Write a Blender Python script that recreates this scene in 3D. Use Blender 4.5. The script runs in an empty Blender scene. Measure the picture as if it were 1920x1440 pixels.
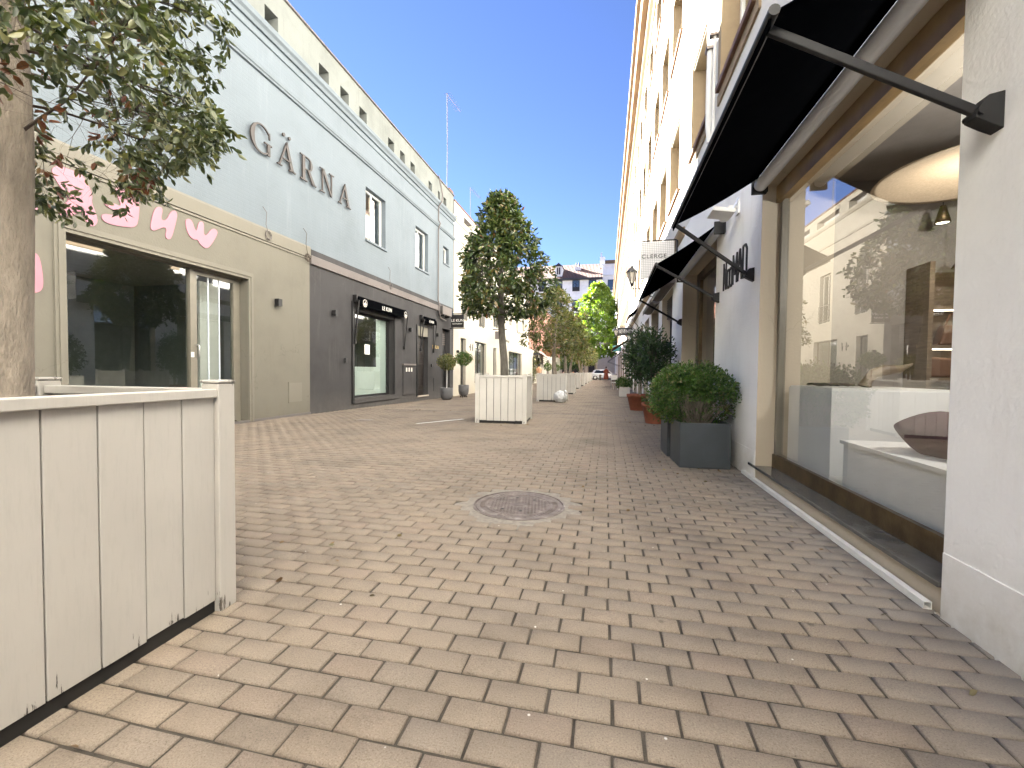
import bpy, bmesh, math, random
import numpy as np
from mathutils import Vector, Matrix
S = bpy.context.scene
COL = S.collection
rad = math.radians
PI = math.pi
rng = np.random.default_rng(7)
random.seed(7)

# ------------------------------------------------------------------ camera
def rotm(yaw, pitch, roll):
    return Matrix.Rotation(yaw, 3, 'Z') @ Matrix.Rotation(pitch, 3, 'X') @ Matrix.Rotation(roll, 3, 'Y')
cam_d = bpy.data.cameras.new('camera'); cam = bpy.data.objects.new('camera', cam_d); COL.objects.link(cam)
cam_d.sensor_width = 36; cam_d.lens = 36 * 806 / 1920
cam_d.clip_start = 0.05; cam_d.clip_end = 3000
Rc = rotm(rad(12.35), rad(-1.70), rad(-0.57)) @ Matrix.Rotation(PI / 2, 3, 'X')
cam.matrix_world = Matrix.Translation((0, 0, 1.05)) @ Rc.to_4x4()
S.camera = cam
# ------------------------------------------------------------------ sky, sun, exposure
SUN_EL = 25.0
SUN_AZ = 30.0      # degrees forward (towards +y) of due left (-x)
sd = Vector((-math.cos(rad(SUN_AZ)) * math.cos(rad(SUN_EL)), math.sin(rad(SUN_AZ)) * math.cos(rad(SUN_EL)), math.sin(rad(SUN_EL))))
W = bpy.data.worlds.new('World'); S.world = W; W.use_nodes = True
nt = W.node_tree; nt.nodes.clear()
sky = nt.nodes.new('ShaderNodeTexSky'); sky.sky_type = 'NISHITA'; sky.sun_disc = False
sky.sun_elevation = rad(SUN_EL); sky.sun_rotation = math.atan2(sd.x, sd.y)
sky.air_density = 1.0; sky.dust_density = 0.0; sky.ozone_density = 4.0; sky.altitude = 1200
bg = nt.nodes.new('ShaderNodeBackground'); bg.inputs[1].default_value = 0.05
wo = nt.nodes.new('ShaderNodeOutputWorld')
tint = nt.nodes.new('ShaderNodeMix'); tint.data_type = 'RGBA'; tint.blend_type = 'MULTIPLY'; tint.inputs[0].default_value = 1
tint.inputs[7].default_value = (.335, .315, .39, 1)      # multiply dims the sky and deepens its blue
nt.links.new(sky.outputs[0], tint.inputs[6]); nt.links.new(tint.outputs[2], bg.inputs[0]); nt.links.new(bg.outputs[0], wo.inputs[0])
sl = bpy.data.lights.new('sun', 'SUN'); sl.energy = 5.0; sl.angle = rad(0.5); sl.color = (1, .965, .91)
so = bpy.data.objects.new('sun', sl); COL.objects.link(so)
so.rotation_euler = (-sd).to_track_quat('-Z', 'Y').to_euler()
S.view_settings.view_transform = 'Standard'; S.view_settings.look = 'None'
S.view_settings.exposure = 4.05; S.view_settings.gamma = 1
S.view_settings.use_curve_mapping = False
S.cycles.max_bounces = 10; S.cycles.diffuse_bounces = 5; S.cycles.glossy_bounces = 4
S.cycles.transmission_bounces = 6; S.cycles.transparent_max_bounces = 16
S.cycles.sample_clamp_indirect = 6; S.cycles.caustics_reflective = False; S.cycles.caustics_refractive = False
try:
    S.cycles.use_denoising = True; S.cycles.denoiser = 'OPENIMAGEDENOISE'
except Exception: pass

# ------------------------------------------------------------------ materials
MATS = {}
def newmat(name):
    m = bpy.data.materials.new(name); m.use_nodes = True
    MATS[name] = m
    n = m.node_tree; n.nodes.clear()
    out = n.nodes.new('ShaderNodeOutputMaterial')
    return m, n, out
def N(n, t, **k):
    nd = n.nodes.new(t)
    for a, v in k.items():
        if a.startswith('i_'): nd.inputs[a[2:].replace('_', ' ')].default_value = v
        else: setattr(nd, a, v)
    return nd
def ramp(n, fac, stops):
    r = n.nodes.new('ShaderNodeValToRGB')
    e = r.color_ramp.elements
    while len(e) < len(stops): e.new(.5)
    for i, (p, c) in enumerate(stops):
        e[i].position = p; e[i].color = c if len(c) == 4 else (*c, 1)
    n.links.new(fac, r.inputs[0]); return r
def mul(c, k): return tuple(min(1, x * k) for x in c)
def mixc(n, a, b, fac, mode='MIX'):
    m = n.nodes.new('ShaderNodeMix'); m.data_type = 'RGBA'; m.blend_type = mode
    for s, v in ((6, a), (7, b)):
        if isinstance(v, (tuple, list)): m.inputs[s].default_value = (*v[:3], 1)
        else: n.links.new(v, m.inputs[s])
    if isinstance(fac, (int, float)): m.inputs[0].default_value = fac
    else: n.links.new(fac, m.inputs[0])
    return m.outputs[2]
def plain(name, c, rough=.6, metal=0., vary=.12, scale=6., bump=.0, bscale=60., spec=.5, stretch=(1, 1, 1)):
    """painted / plastered / cloth surface with its own uneven tone and grain"""
    m, n, out = newmat(name)
    p = N(n, 'ShaderNodeBsdfPrincipled'); p.inputs['Roughness'].default_value = rough
    p.inputs['Metallic'].default_value = metal; p.inputs['Specular IOR Level'].default_value = spec
    tc = N(n, 'ShaderNodeTexCoord'); mp = N(n, 'ShaderNodeMapping'); mp.inputs['Scale'].default_value = stretch
    geo = N(n, 'ShaderNodeNewGeometry')
    n.links.new(geo.outputs['Position'], mp.inputs[0])
    nz = N(n, 'ShaderNodeTexNoise', i_Scale=scale, i_Detail=6., i_Roughness=.6); n.links.new(mp.outputs[0], nz.inputs['Vector'])
    r = ramp(n, nz.outputs[0], [(.3, mul(c, 1 - vary)), (.7, mul(c, 1 + vary * .5))])
    n.links.new(r.outputs[0], p.inputs['Base Color'])
    if bump:
        nb = N(n, 'ShaderNodeTexNoise', i_Scale=bscale, i_Detail=5.); n.links.new(mp.outputs[0], nb.inputs['Vector'])
        b = N(n, 'ShaderNodeBump', i_Strength=bump, i_Distance=.01); n.links.new(nb.outputs[0], b.inputs['Height'])
        n.links.new(b.outputs[0], p.inputs['Normal'])
    n.links.new(p.outputs[0], out.inputs[0]); return m
def plaster(name, c, dirt=(.3, .28, .24), stain=.25, base_h=.5, base_z=0., bump=.25, streak=.3, patch=.06, course=0., crack=.45):
    """wall render: mottled, streaked below ledges, splashed with dirt near the ground"""
    m, n, out = newmat(name); L = n.links.new
    p = N(n, 'ShaderNodeBsdfPrincipled'); p.inputs['Roughness'].default_value = .85; p.inputs['Specular IOR Level'].default_value = .3
    geo = N(n, 'ShaderNodeNewGeometry'); pos = geo.outputs['Position']
    n1 = N(n, 'ShaderNodeTexNoise', i_Scale=.9, i_Detail=7., i_Roughness=.62); L(pos, n1.inputs['Vector'])
    col = ramp(n, n1.outputs[0], [(.32, mul(c, 1 - patch * 2)), (.5, c), (.72, mul(c, 1 + patch))]).outputs[0]
    mp = N(n, 'ShaderNodeMapping'); mp.inputs['Scale'].default_value = (5, 5, .5); L(pos, mp.inputs[0])
    n2 = N(n, 'ShaderNodeTexNoise', i_Scale=1.2, i_Detail=6., i_Roughness=.7); L(mp.outputs[0], n2.inputs['Vector'])
    f2 = ramp(n, n2.outputs[0], [(.55, (0, 0, 0)), (.8, (streak,) * 3)])
    col = mixc(n, col, dirt, f2.outputs[0])
    sx = N(n, 'ShaderNodeSeparateXYZ'); L(pos, sx.inputs[0])
    mr = N(n, 'ShaderNodeMapRange'); mr.inputs[1].default_value = base_z + base_h; mr.inputs[2].default_value = base_z - .05
    mr.inputs[3].default_value = 0; mr.inputs[4].default_value = 1; L(sx.outputs[2], mr.inputs[0])
    n3 = N(n, 'ShaderNodeTexNoise', i_Scale=7., i_Detail=8., i_Roughness=.7); L(pos, n3.inputs['Vector'])
    mm = N(n, 'ShaderNodeMath', operation='MULTIPLY'); L(mr.outputs[0], mm.inputs[0]); L(n3.outputs[0], mm.inputs[1])
    m2 = N(n, 'ShaderNodeMath', operation='MULTIPLY'); L(mm.outputs[0], m2.inputs[0]); m2.inputs[1].default_value = stain * 3; m2.use_clamp = True
    col = mixc(n, col, dirt, m2.outputs[0])
    L(col, p.inputs['Base Color'])
    nb = N(n, 'ShaderNodeTexNoise', i_Scale=45., i_Detail=6.); L(pos, nb.inputs['Vector'])
    n5 = N(n, 'ShaderNodeTexNoise', i_Scale=3., i_Detail=4.); L(pos, n5.inputs['Vector'])
    ad = N(n, 'ShaderNodeMath', operation='ADD'); L(nb.outputs[0], ad.inputs[0]); L(n5.outputs[0], ad.inputs[1])
    b = N(n, 'ShaderNodeBump', i_Strength=bump, i_Distance=.008); L(ad.outputs[0], b.inputs['Height']); L(b.outputs[0], p.inputs['Normal'])
    if course:      # brick courses telegraphing through the paint
        cx_ = N(n, 'ShaderNodeCombineXYZ'); L(sx.outputs[1], cx_.inputs[0]); L(sx.outputs[2], cx_.inputs[1])
        bk = N(n, 'ShaderNodeTexBrick', i_Scale=1.); bk.inputs['Brick Width'].default_value = .29; bk.inputs['Row Height'].default_value = .075; bk.inputs['Mortar Size'].default_value = .006; bk.inputs['Mortar Smooth'].default_value = .6; L(cx_.outputs[0], bk.inputs['Vector'])
        b3 = N(n, 'ShaderNodeBump', i_Strength=course, i_Distance=.006, invert=True); L(bk.outputs['Fac'], b3.inputs['Height']); L(b.outputs[0], b3.inputs['Normal']); L(b3.outputs[0], p.inputs['Normal'])
    # a few hairline cracks
    vk = N(n, 'ShaderNodeTexVoronoi', i_Scale=.55); vk.feature = 'DISTANCE_TO_EDGE'
    wn = N(n, 'ShaderNodeTexNoise', i_Scale=2.5, i_Detail=6.); L(pos, wn.inputs['Vector']); av = N(n, 'ShaderNodeVectorMath', operation='ADD'); L(pos, av.inputs[0]); L(wn.outputs['Color'], av.inputs[1]); L(av.outputs[0], vk.inputs['Vector'])
    kf = ramp(n, vk.outputs['Distance'], [(.0015, (1, 1, 1)), (.004, (0, 0, 0))]); nk = N(n, 'ShaderNodeTexNoise', i_Scale=.8, i_Detail=2.); L(pos, nk.inputs['Vector'])
    km = N(n, 'ShaderNodeMath', operation='MULTIPLY'); L(kf.outputs[0], km.inputs[0]); L(ramp(n, nk.outputs[0], [(.52, (0, 0, 0)), (.6, (crack,) * 3)]).outputs[0], km.inputs[1])
    L(mixc(n, col, mul(dirt, .6), km.outputs[0]), p.inputs['Base Color'])
    L(p.outputs[0], out.inputs[0]); return m
def glass(name, tint=(.8, .85, .84), refl=1.0, f0=.15):
    m, n, out = newmat(name); L = n.links.new
    tr = N(n, 'ShaderNodeBsdfTransparent'); tr.inputs[0].default_value = (*tint, 1)
    gl = N(n, 'ShaderNodeBsdfGlossy'); gl.inputs['Roughness'].default_value = 0.005; gl.inputs[0].default_value = (refl, refl, refl, 1)
    fr = N(n, 'ShaderNodeLayerWeight', i_Blend=.5)
    pw = N(n, 'ShaderNodeMath', operation='POWER'); L(fr.outputs['Facing'], pw.inputs[0]); pw.inputs[1].default_value = 4.
    ma = N(n, 'ShaderNodeMath', operation='MULTIPLY_ADD', use_clamp=True); L(pw.outputs[0], ma.inputs[0]); ma.inputs[1].default_value = 1 - f0; ma.inputs[2].default_value = f0
    mx = N(n, 'ShaderNodeMixShader'); L(ma.outputs[0], mx.inputs[0]); L(tr.outputs[0], mx.inputs[1]); L(gl.outputs[0], mx.inputs[2])
    L(mx.outputs[0], out.inputs[0]); return m
def leafmat(name, stops, trans=.3, rough=.45):
    m, n, out = newmat(name); L = n.links.new
    at = N(n, 'ShaderNodeAttribute', attribute_name='rnd')
    r = ramp(n, at.outputs['Fac'], stops)
    p = N(n, 'ShaderNodeBsdfPrincipled'); p.inputs['Roughness'].default_value = rough; L(r.outputs[0], p.inputs['Base Color'])
    t = N(n, 'ShaderNodeBsdfTranslucent'); c = mixc(n, r.outputs[0], (1.6, 1.7, .5), 1., 'MULTIPLY'); L(c, t.inputs[0])
    mx = N(n, 'ShaderNodeMixShader', i_Fac=trans); L(p.outputs[0], mx.inputs[1]); L(t.outputs[0], mx.inputs[2])
    L(mx.outputs[0], out.inputs[0]); return m
def emit(name, c, s):
    m, n, out = newmat(name); e = N(n, 'ShaderNodeEmission', i_Strength=s); e.inputs[0].default_value = (*c, 1)
    n.links.new(e.outputs[0], out.inputs[0]); return m
def paintwood(name, c, wear=.505, wz=.22):
    """old gloss paint on boards: chips and dark cracks, most of them low down"""
    m, n, out = newmat(name); L = n.links.new
    p = N(n, 'ShaderNodeBsdfPrincipled'); p.inputs['Roughness'].default_value = .5
    tc = N(n, 'ShaderNodeTexCoord'); pos = tc.outputs['Object']; gp = N(n, 'ShaderNodeNewGeometry').outputs['Position']
    n1 = N(n, 'ShaderNodeTexNoise', i_Scale=2., i_Detail=6.); L(gp, n1.inputs['Vector'])
    col = ramp(n, n1.outputs[0], [(.3, mul(c, .9)), (.7, mul(c, 1.04))]).outputs[0]
    mp = N(n, 'ShaderNodeMapping'); mp.inputs['Scale'].default_value = (30, 30, 3.2); L(gp, mp.inputs[0])
    n2 = N(n, 'ShaderNodeTexNoise', i_Scale=1.5, i_Detail=9., i_Roughness=.72); L(mp.outputs[0], n2.inputs['Vector'])
    sx = N(n, 'ShaderNodeSeparateXYZ'); L(pos, sx.inputs[0])
    mr = N(n, 'ShaderNodeMapRange'); mr.inputs[1].default_value = wz; mr.inputs[2].default_value = 0.03
    mr.inputs[3].default_value = -.17; mr.inputs[4].default_value = .035; L(sx.outputs[2], mr.inputs[0])
    # chips on the top edges
    mt = N(n, 'ShaderNodeMapRange'); mt.inputs[1].default_value = .935; mt.inputs[2].default_value = .99
    mt.inputs[3].default_value = -.17; mt.inputs[4].default_value = .015; L(sx.outputs[2], mt.inputs[0])
    mxm = N(n, 'ShaderNodeMath', operation='MAXIMUM'); L(mr.outputs[0], mxm.inputs[0]); L(mt.outputs[0], mxm.inputs[1])
    ad = N(n, 'ShaderNodeMath', operation='ADD'); L(n2.outputs[0], ad.inputs[0]); L(mxm.outputs[0], ad.inputs[1])
    f = ramp(n, ad.outputs[0], [(wear + .09, (0, 0, 0)), (wear + .105, (1, 1, 1))])
    n6 = N(n, 'ShaderNodeTexNoise', i_Scale=5., i_Detail=5.); L(mp.outputs[0], n6.inputs['Vector'])
    dark = ramp(n, n6.outputs[0], [(.35, (.035, .03, .025)), (.7, (.14, .12, .095))]).outputs[0]
    # faint grime
    n7 = N(n, 'ShaderNodeTexNoise', i_Scale=2.5, i_Detail=8., i_Roughness=.75); L(mp.outputs[0], n7.inputs['Vector'])
    g = ramp(n, n7.outputs[0], [(.5, (0, 0, 0)), (.85, (.35,) * 3)])
    col = mixc(n, col, mul(c, .62), g.outputs[0])
    col = mixc(n, col, dark, f.outputs[0]); L(col, p.inputs['Base Color'])
    b = N(n, 'ShaderNodeBump', i_Strength=.25, i_Distance=.002); L(n2.outputs[0], b.inputs['Height'])
    b2 = N(n, 'ShaderNodeBump', i_Strength=.6, i_Distance=.002, invert=True); L(f.outputs[0], b2.inputs['Height']); L(b.outputs[0], b2.inputs['Normal'])
    L(b2.outputs[0], p.inputs['Normal']); L(p.outputs[0], out.inputs[0]); return m

M = dict(
  blue=plaster('pale_blue_render', (.152, .182, .207), dirt=(.205, .24, .265), streak=.5, patch=.05, base_h=.4, base_z=3.9, stain=.1, course=.35),
  parapet=plaster('rough_grey_render', (.185, .20, .188), dirt=(.12, .13, .12), streak=.6, patch=.1, base_h=.1, base_z=-9, bump=.8),
  grey=plaster('olive_grey_render', (.165, .157, .13), dirt=(.12, .11, .085), streak=.35, patch=.05),
  greytrim=plaster('olive_grey_trim', (.19, .18, .15), dirt=(.14, .125, .1), streak=.3, patch=.05, bump=.1),
  charcoal=plaster('charcoal_render', (.047, .046, .048), dirt=(.14, .13, .12), streak=.35, patch=.12),
  charband=plaster('grey_band', (.16, .145, .14), dirt=(.12, .115, .11), streak=.3),
  white=plaster('white_render', (.90, .90, .905), dirt=(.42, .37, .28), streak=.14, patch=.04, base_h=.45, stain=.35, bump=.45, crack=0.),
  whiteup=plaster('cream_white_render', (.74, .72, .67), dirt=(.5, .45, .36), streak=.2, patch=.03, base_h=.1, base_z=-9),
  cream=plaster('cream_render', (.48, .455, .39), dirt=(.5, .43, .32), streak=.25, patch=.04),
  pink=plaster('salmon_render', (.36, .185, .145), dirt=(.5, .33, .25), streak=.2, base_h=.1, base_z=-9),
  jamb=plaster('beige_jamb_render', (.52, .46, .37), dirt=(.35, .28, .2), streak=.1, patch=.03),
  surround=plain('beige_surround', (.30, .225, .14), .8, vary=.1, bump=.1),
  tile=plain('clay_sill', (.16, .085, .05), .7, vary=.2),
  eaves=plaster('ochre_eaves', (.21, .135, .075), dirt=(.12, .07, .04), streak=.2, base_z=-9),
  farwall=plaster('pale_far_render', (.80, .82, .82), dirt=(.45, .46, .46), streak=.2, base_z=-9),
  farbase=plaster('beige_base_wall', (.42, .37, .31), dirt=(.3, .26, .2), streak=.3, base_z=-9),
  black=plain('black_metal', (.009, .009, .010), .55, vary=.1, bump=.05),
  blackcloth=plain('black_awning_cloth', (.0025, .0028, .0035), 1., vary=.2, bump=.3, bscale=400., spec=.0),
  dark=plain('dark_paint', (.03, .03, .032), .5, vary=.2),
  darkwood=plain('dark_slatted_door', (.035, .03, .028), .35, vary=.35, scale=12., stretch=(1, 1, 6)),
  alu=plain('grey_aluminium_tube', (.70, .75, .84), .4, metal=.0, vary=.05),
  steel=plain('pale_steel', (.6, .6, .6), .35, metal=.9),
  brasslit=plain('lit_brass', (.30, .20, .09), .4, metal=.5, vary=.3, scale=5.),  # brass with the light it catches put into a brighter golden colour
  brass=plain('aged_brass', (.17, .12, .065), .38, metal=.75, vary=.55, scale=5., bump=.1),
  shelf=plain('dark_stone_shelf', (.12, .118, .112), .12, vary=.35, scale=5., bump=.04),
  framegrey=plain('olive_frame', (.20, .185, .15), .45, vary=.1),
  whitepaint=plain('white_paint', (.75, .75, .73), .5, vary=.06),
  offwhite=plain('off_white_trim', (.62, .60, .55), .6, vary=.08),
  pinkpaint=plain('pale_pink_board', (.40, .185, .235), .55, vary=.03),
  bronze=plain('brown_grey_letters', (.05, .041, .037), .5, vary=.1),
  ink=plain('black_letter', (.015, .015, .02), .5),
  gold=plain('gold_letter', (.55, .40, .16), .35, metal=.5),
  whiteletter=plain('white_letter', (.85, .84, .8), .6),
  terracotta=plain('terracotta', (.27, .085, .045), .75, vary=.25, scale=8., bump=.15),
  anthracite=plain('anthracite_planter', (.045, .055, .065), .6, vary=.15, bump=.15, bscale=150.),
  stonepot=plain('grey_stone_pot', (.12, .12, .125), .8, vary=.2, bump=.2),
  whitepot=plain('white_pot', (.7, .68, .64), .7, vary=.1),
  soil=plain('dark_soil', (.045, .03, .022), .95, vary=.5, scale=20., bump=.8),
  bark=plain('grey_bark', (.30, .255, .205), .9, vary=.32, scale=30., bump=1., bscale=120., stretch=(1, 1, .3)),
  barkdark=plain('dark_grey_bark', (.13, .12, .10), .9, vary=.35, scale=30., bump=1., bscale=120., stretch=(1, 1, .3)),
  twig=plain('dark_twig', (.085, .064, .052), .8, vary=.3),
  planter=paintwood('worn_cream_paint', (.475, .455, .42)),
  planter_far=paintwood('worn_white_paint', (.60, .585, .545)),
  liner_and_shade=plain('black_liner_and_shade', (.01, .01, .01), .6),
  iron=None, gl_shop=glass('shop_glass', (.95, .96, .95)), gl_dark=glass('dark_shop_glass', (.75, .80, .78), f0=.12),
  room=plain('shop_room', (.33, .30, .27), .8, vary=.1), roomdark=plain('dark_room', (.24, .26, .25), .8),
  roomwhite=plain('white_display', (.72, .73, .74), .5, vary=.04),
  oak=plain('shop_wood', (.22, .165, .11), .5, vary=.3, stretch=(1, 1, 8)),
  felt=plain('felt_disc', (.66, .54, .40), .95, vary=.15, scale=60.),
  plum=plain('plum_cushion', (.055, .016, .022), .8, vary=.25, bump=.3, bscale=25.),
  lime=plain('lime_cushion', (.42, .5, .14), .85, vary=.1),
  frost=plain('frosted_film', (.62, .70, .67), .35, vary=.04),
  asphalt=plain('asphalt', (.055, .053, .05), .9, vary=.3, bump=.4),
  rooftile=None, carpaint=plain('silver_car_paint', (.62, .64, .66), .25, metal=.3, vary=.02),
  tyre=plain('tyre', (.02, .02, .02), .8), carglass=plain('car_glass', (.02, .025, .03), .05),
  skin=plain('skin', (.45, .26, .18), .6), hair=plain('dark_hair', (.02, .014, .01), .6),
  rust=plain('rust_red_dress', (.20, .05, .026), .85, vary=.3, scale=9.), peach=plain('peach_top', (.62, .36, .22), .85), blackcl=plain('black_clothes', (.02, .02, .025), .85),
  pinkcl=plain('pink_shirt', (.6, .35, .33), .85), brownawn=plain('brown_awning', (.20, .10, .045), .85, vary=.3, scale=3., stretch=(1, 8, 1)),
  stripeawn=plain('grey_pink_awning', (.42, .36, .34), .85, vary=.3, scale=4., stretch=(1, 6, 1)),
  teal=plain('teal_sign', (.015, .16, .17), .5), whitecloth=None,
  bag=None, lampglass=plain('milky_lamp_glass', (.62, .58, .5), .3, vary=.1),
  mortar=plain('joint_sand', (.075, .064, .05), .95, vary=.45, scale=9., bump=.8, bscale=200.),
  concrete=plain('concrete_collar', (.25, .225, .19), .9, vary=.3, scale=25., bump=.6),
)
# cast iron cover
m, n, out = newmat('cast_iron'); L = n.links.new
p = N(n, 'ShaderNodeBsdfPrincipled', i_Roughness=.55, i_Metallic=.3)
nz = N(n, 'ShaderNodeTexNoise', i_Scale=14., i_Detail=8.); L(N(n, 'ShaderNodeNewGeometry').outputs['Position'], nz.inputs['Vector'])
L(ramp(n, nz.outputs[0], [(.3, (.13, .105, .09)), (.6, (.22, .185, .165)), (.8, (.4, .37, .33))]).outputs[0], p.inputs['Base Color']); L(p.outputs[0], out.inputs[0]); M['iron'] = m
# roof tiles
m, n, out = newmat('clay_roof_tiles'); L = n.links.new
p = N(n, 'ShaderNodeBsdfPrincipled', i_Roughness=.85)
wv = N(n, 'ShaderNodeTexWave', i_Scale=1.1, i_Distortion=1.5, i_Detail=3.); wv.bands_direction = 'X'
ps = N(n, 'ShaderNodeNewGeometry').outputs['Position']; L(ps, wv.inputs['Vector'])
L(ramp(n, wv.outputs[0], [(.1, (.07, .026, .017)), (.5, (.14, .058, .038)), (.9, (.22, .12, .085))]).outputs[0], p.inputs['Base Color'])
bb = N(n, 'ShaderNodeBump', i_Strength=1., i_Distance=.1); L(wv.outputs[0], bb.inputs['Height']); L(bb.outputs[0], p.inputs['Normal']); L(p.outputs[0], out.inputs[0]); M['rooftile'] = m
# grid cloth sign
m, n, out = newmat('white_grid_cloth'); L = n.links.new
p = N(n, 'ShaderNodeBsdfPrincipled', i_Roughness=.7)
tc = N(n, 'ShaderNodeTexCoord'); br = N(n, 'ShaderNodeTexBrick', offset=0., i_Scale=1.); br.inputs['Brick Width'].default_value = .036; br.inputs['Row Height'].default_value = .036
br.inputs['Mortar Size'].default_value = .0035; br.inputs['Color1'].default_value = br.inputs['Color2'].default_value = (.7, .7, .7, 1); br.inputs['Mortar'].default_value = (.3, .3, .31, 1)
mp = N(n, 'ShaderNodeMapping'); mp.inputs['Rotation'].default_value = (PI / 2, 0, 0); L(tc.outputs['Object'], mp.inputs[0]); L(mp.outputs[0], br.inputs['Vector'])
L(br.outputs[0], p.inputs['Base Color']); L(p.outputs[0], out.inputs[0]); M['whitecloth'] = m
# white rubbish bag
m, n, out = newmat('thin_white_plastic'); L = n.links.new
p = N(n, 'ShaderNodeBsdfPrincipled', i_Roughness=.3); p.inputs['Base Color'].default_value = (.72, .74, .76, 1)
vo = N(n, 'ShaderNodeTexNoise', i_Scale=9., i_Detail=6., i_Distortion=1.2); L(N(n, 'ShaderNodeNewGeometry').outputs['Position'], vo.inputs['Vector'])
bb = N(n, 'ShaderNodeBump', i_Strength=1., i_Distance=.05); L(vo.outputs[0], bb.inputs['Height']); L(bb.outputs[0], p.inputs['Normal']); L(p.outputs[0], out.inputs[0]); M['bag'] = m
# paving stones: each stone its own tone
m, n, out = newmat('sandy_paver'); L = n.links.new
p = N(n, 'ShaderNodeBsdfPrincipled', i_Roughness=.82); p.inputs['Specular IOR Level'].default_value = .35
at = N(n, 'ShaderNodeAttribute', attribute_name='rnd'); ps = N(n, 'ShaderNodeNewGeometry').outputs['Position']
c1 = ramp(n, at.outputs['Fac'], [(0, (.222, .184, .145)), (.3, (.248, .204, .158)), (.55, (.238, .199, .159)), (.8, (.258, .211, .162)), (1, (.242, .194, .153))]).outputs[0]
n1 = N(n, 'ShaderNodeTexNoise', i_Scale=190., i_Detail=4., i_Roughness=.8); L(ps, n1.inputs['Vector'])
g1 = ramp(n, n1.outputs[0], [(.32, (.45, .43, .4)), (.46, (.96, .96, .96)), (.56, (1.04, 1.04, 1.04)), (.72, (1.5, 1.5, 1.5))]).outputs[0]
c2 = mixc(n, c1, g1, .95, 'MULTIPLY')
n2 = N(n, 'ShaderNodeTexNoise', i_Scale=1.3, i_Detail=7., i_Roughness=.65); L(ps, n2.inputs['Vector'])
g2 = ramp(n, n2.outputs[0], [(.3, (.66, .65, .65)), (.45, (.9, .9, .9)), (.55, (1.0, 1.0, 1.0)), (.75, (1.08, 1.06, 1.02))]).outputs[0]
c3 = mixc(n, c2, g2, 1., 'MULTIPLY')
vv = N(n, 'ShaderNodeTexVoronoi', i_Scale=3.1); L(ps, vv.inputs['Vector'])
v1 = ramp(n, vv.outputs[0], [(.035, (.42,) * 3), (.06, (1, 1, 1))]).outputs[0]
c3 = mixc(n, c3, v1, .8, 'MULTIPLY')
v2 = N(n, 'ShaderNodeTexVoronoi', i_Scale=7.3); L(ps, v2.inputs['Vector'])
f3 = ramp(n, v2.outputs[0], [(.025, (1, 1, 1)), (.04, (0, 0, 0))]).outputs[0]
c3 = mixc(n, c3, (.62, .6, .55), f3)
# grey band along the right-hand wall
sx = N(n, 'ShaderNodeSeparateXYZ'); L(ps, sx.inputs[0])
mr = N(n, 'ShaderNodeMapRange'); mr.inputs[1].default_value = .85; mr.inputs[2].default_value = 1.4; mr.inputs[3].default_value = 0; mr.inputs[4].default_value = 1.1; L(sx.outputs[0], mr.inputs[0])
n4 = N(n, 'ShaderNodeTexNoise', i_Scale=3.5, i_Detail=6.); L(ps, n4.inputs['Vector'])
mm = N(n, 'ShaderNodeMath', operation='MULTIPLY', use_clamp=True); L(mr.outputs[0], mm.inputs[0]); L(n4.outputs[0], mm.inputs[1])
c4 = mixc(n, c3, (.17, .165, .165), mm.outputs[0])
L(c4, p.inputs['Base Color'])
b = N(n, 'ShaderNodeBump', i_Strength=.55, i_Distance=.003); L(n1.outputs[0], b.inputs['Height']); L(b.outputs[0], p.inputs['Normal'])
L(p.outputs[0], out.inputs[0]); M['paver'] = m
M['lf_mag'] = leafmat('magnolia_leaf', [(0, (.02, .034, .012)), (.45, (.045, .078, .022)), (.75, (.095, .125, .036)), (.93, (.18, .19, .065)), (1, (.16, .075, .03))], .22, .38)
M['lf_near'] = leafmat('dry_evergreen_leaf', [(0, (.03, .045, .022)), (.35, (.075, .10, .05)), (.65, (.15, .165, .075)), (.85, (.28, .27, .13)), (.93, (.20, .08, .04)), (1, (.13, .04, .03))], .2, .35)
M['lf_olive'] = leafmat('olive_brown_leaf', [(0, (.05, .06, .025)), (.4, (.10, .12, .045)), (.8, (.20, .20, .09)), (1, (.24, .15, .10))], .35, .5)
M['lf_lime'] = leafmat('bright_green_leaf', [(0, (.06, .11, .018)), (.5, (.11, .18, .028)), (1, (.18, .24, .05))], .45, .5)
M['lf_dark'] = leafmat('dark_green_leaf', [(0, (.015, .035, .012)), (.5, (.03, .065, .02)), (1, (.06, .11, .035))], .2, .45)
M['lf_box'] = leafmat('boxwood_leaf', [(0, (.025, .055, .012)), (.4, (.05, .115, .02)), (.8, (.10, .185, .038)), (.95, (.19, .19, .07)), (1, (.26, .22, .14))], .25, .4)

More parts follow.
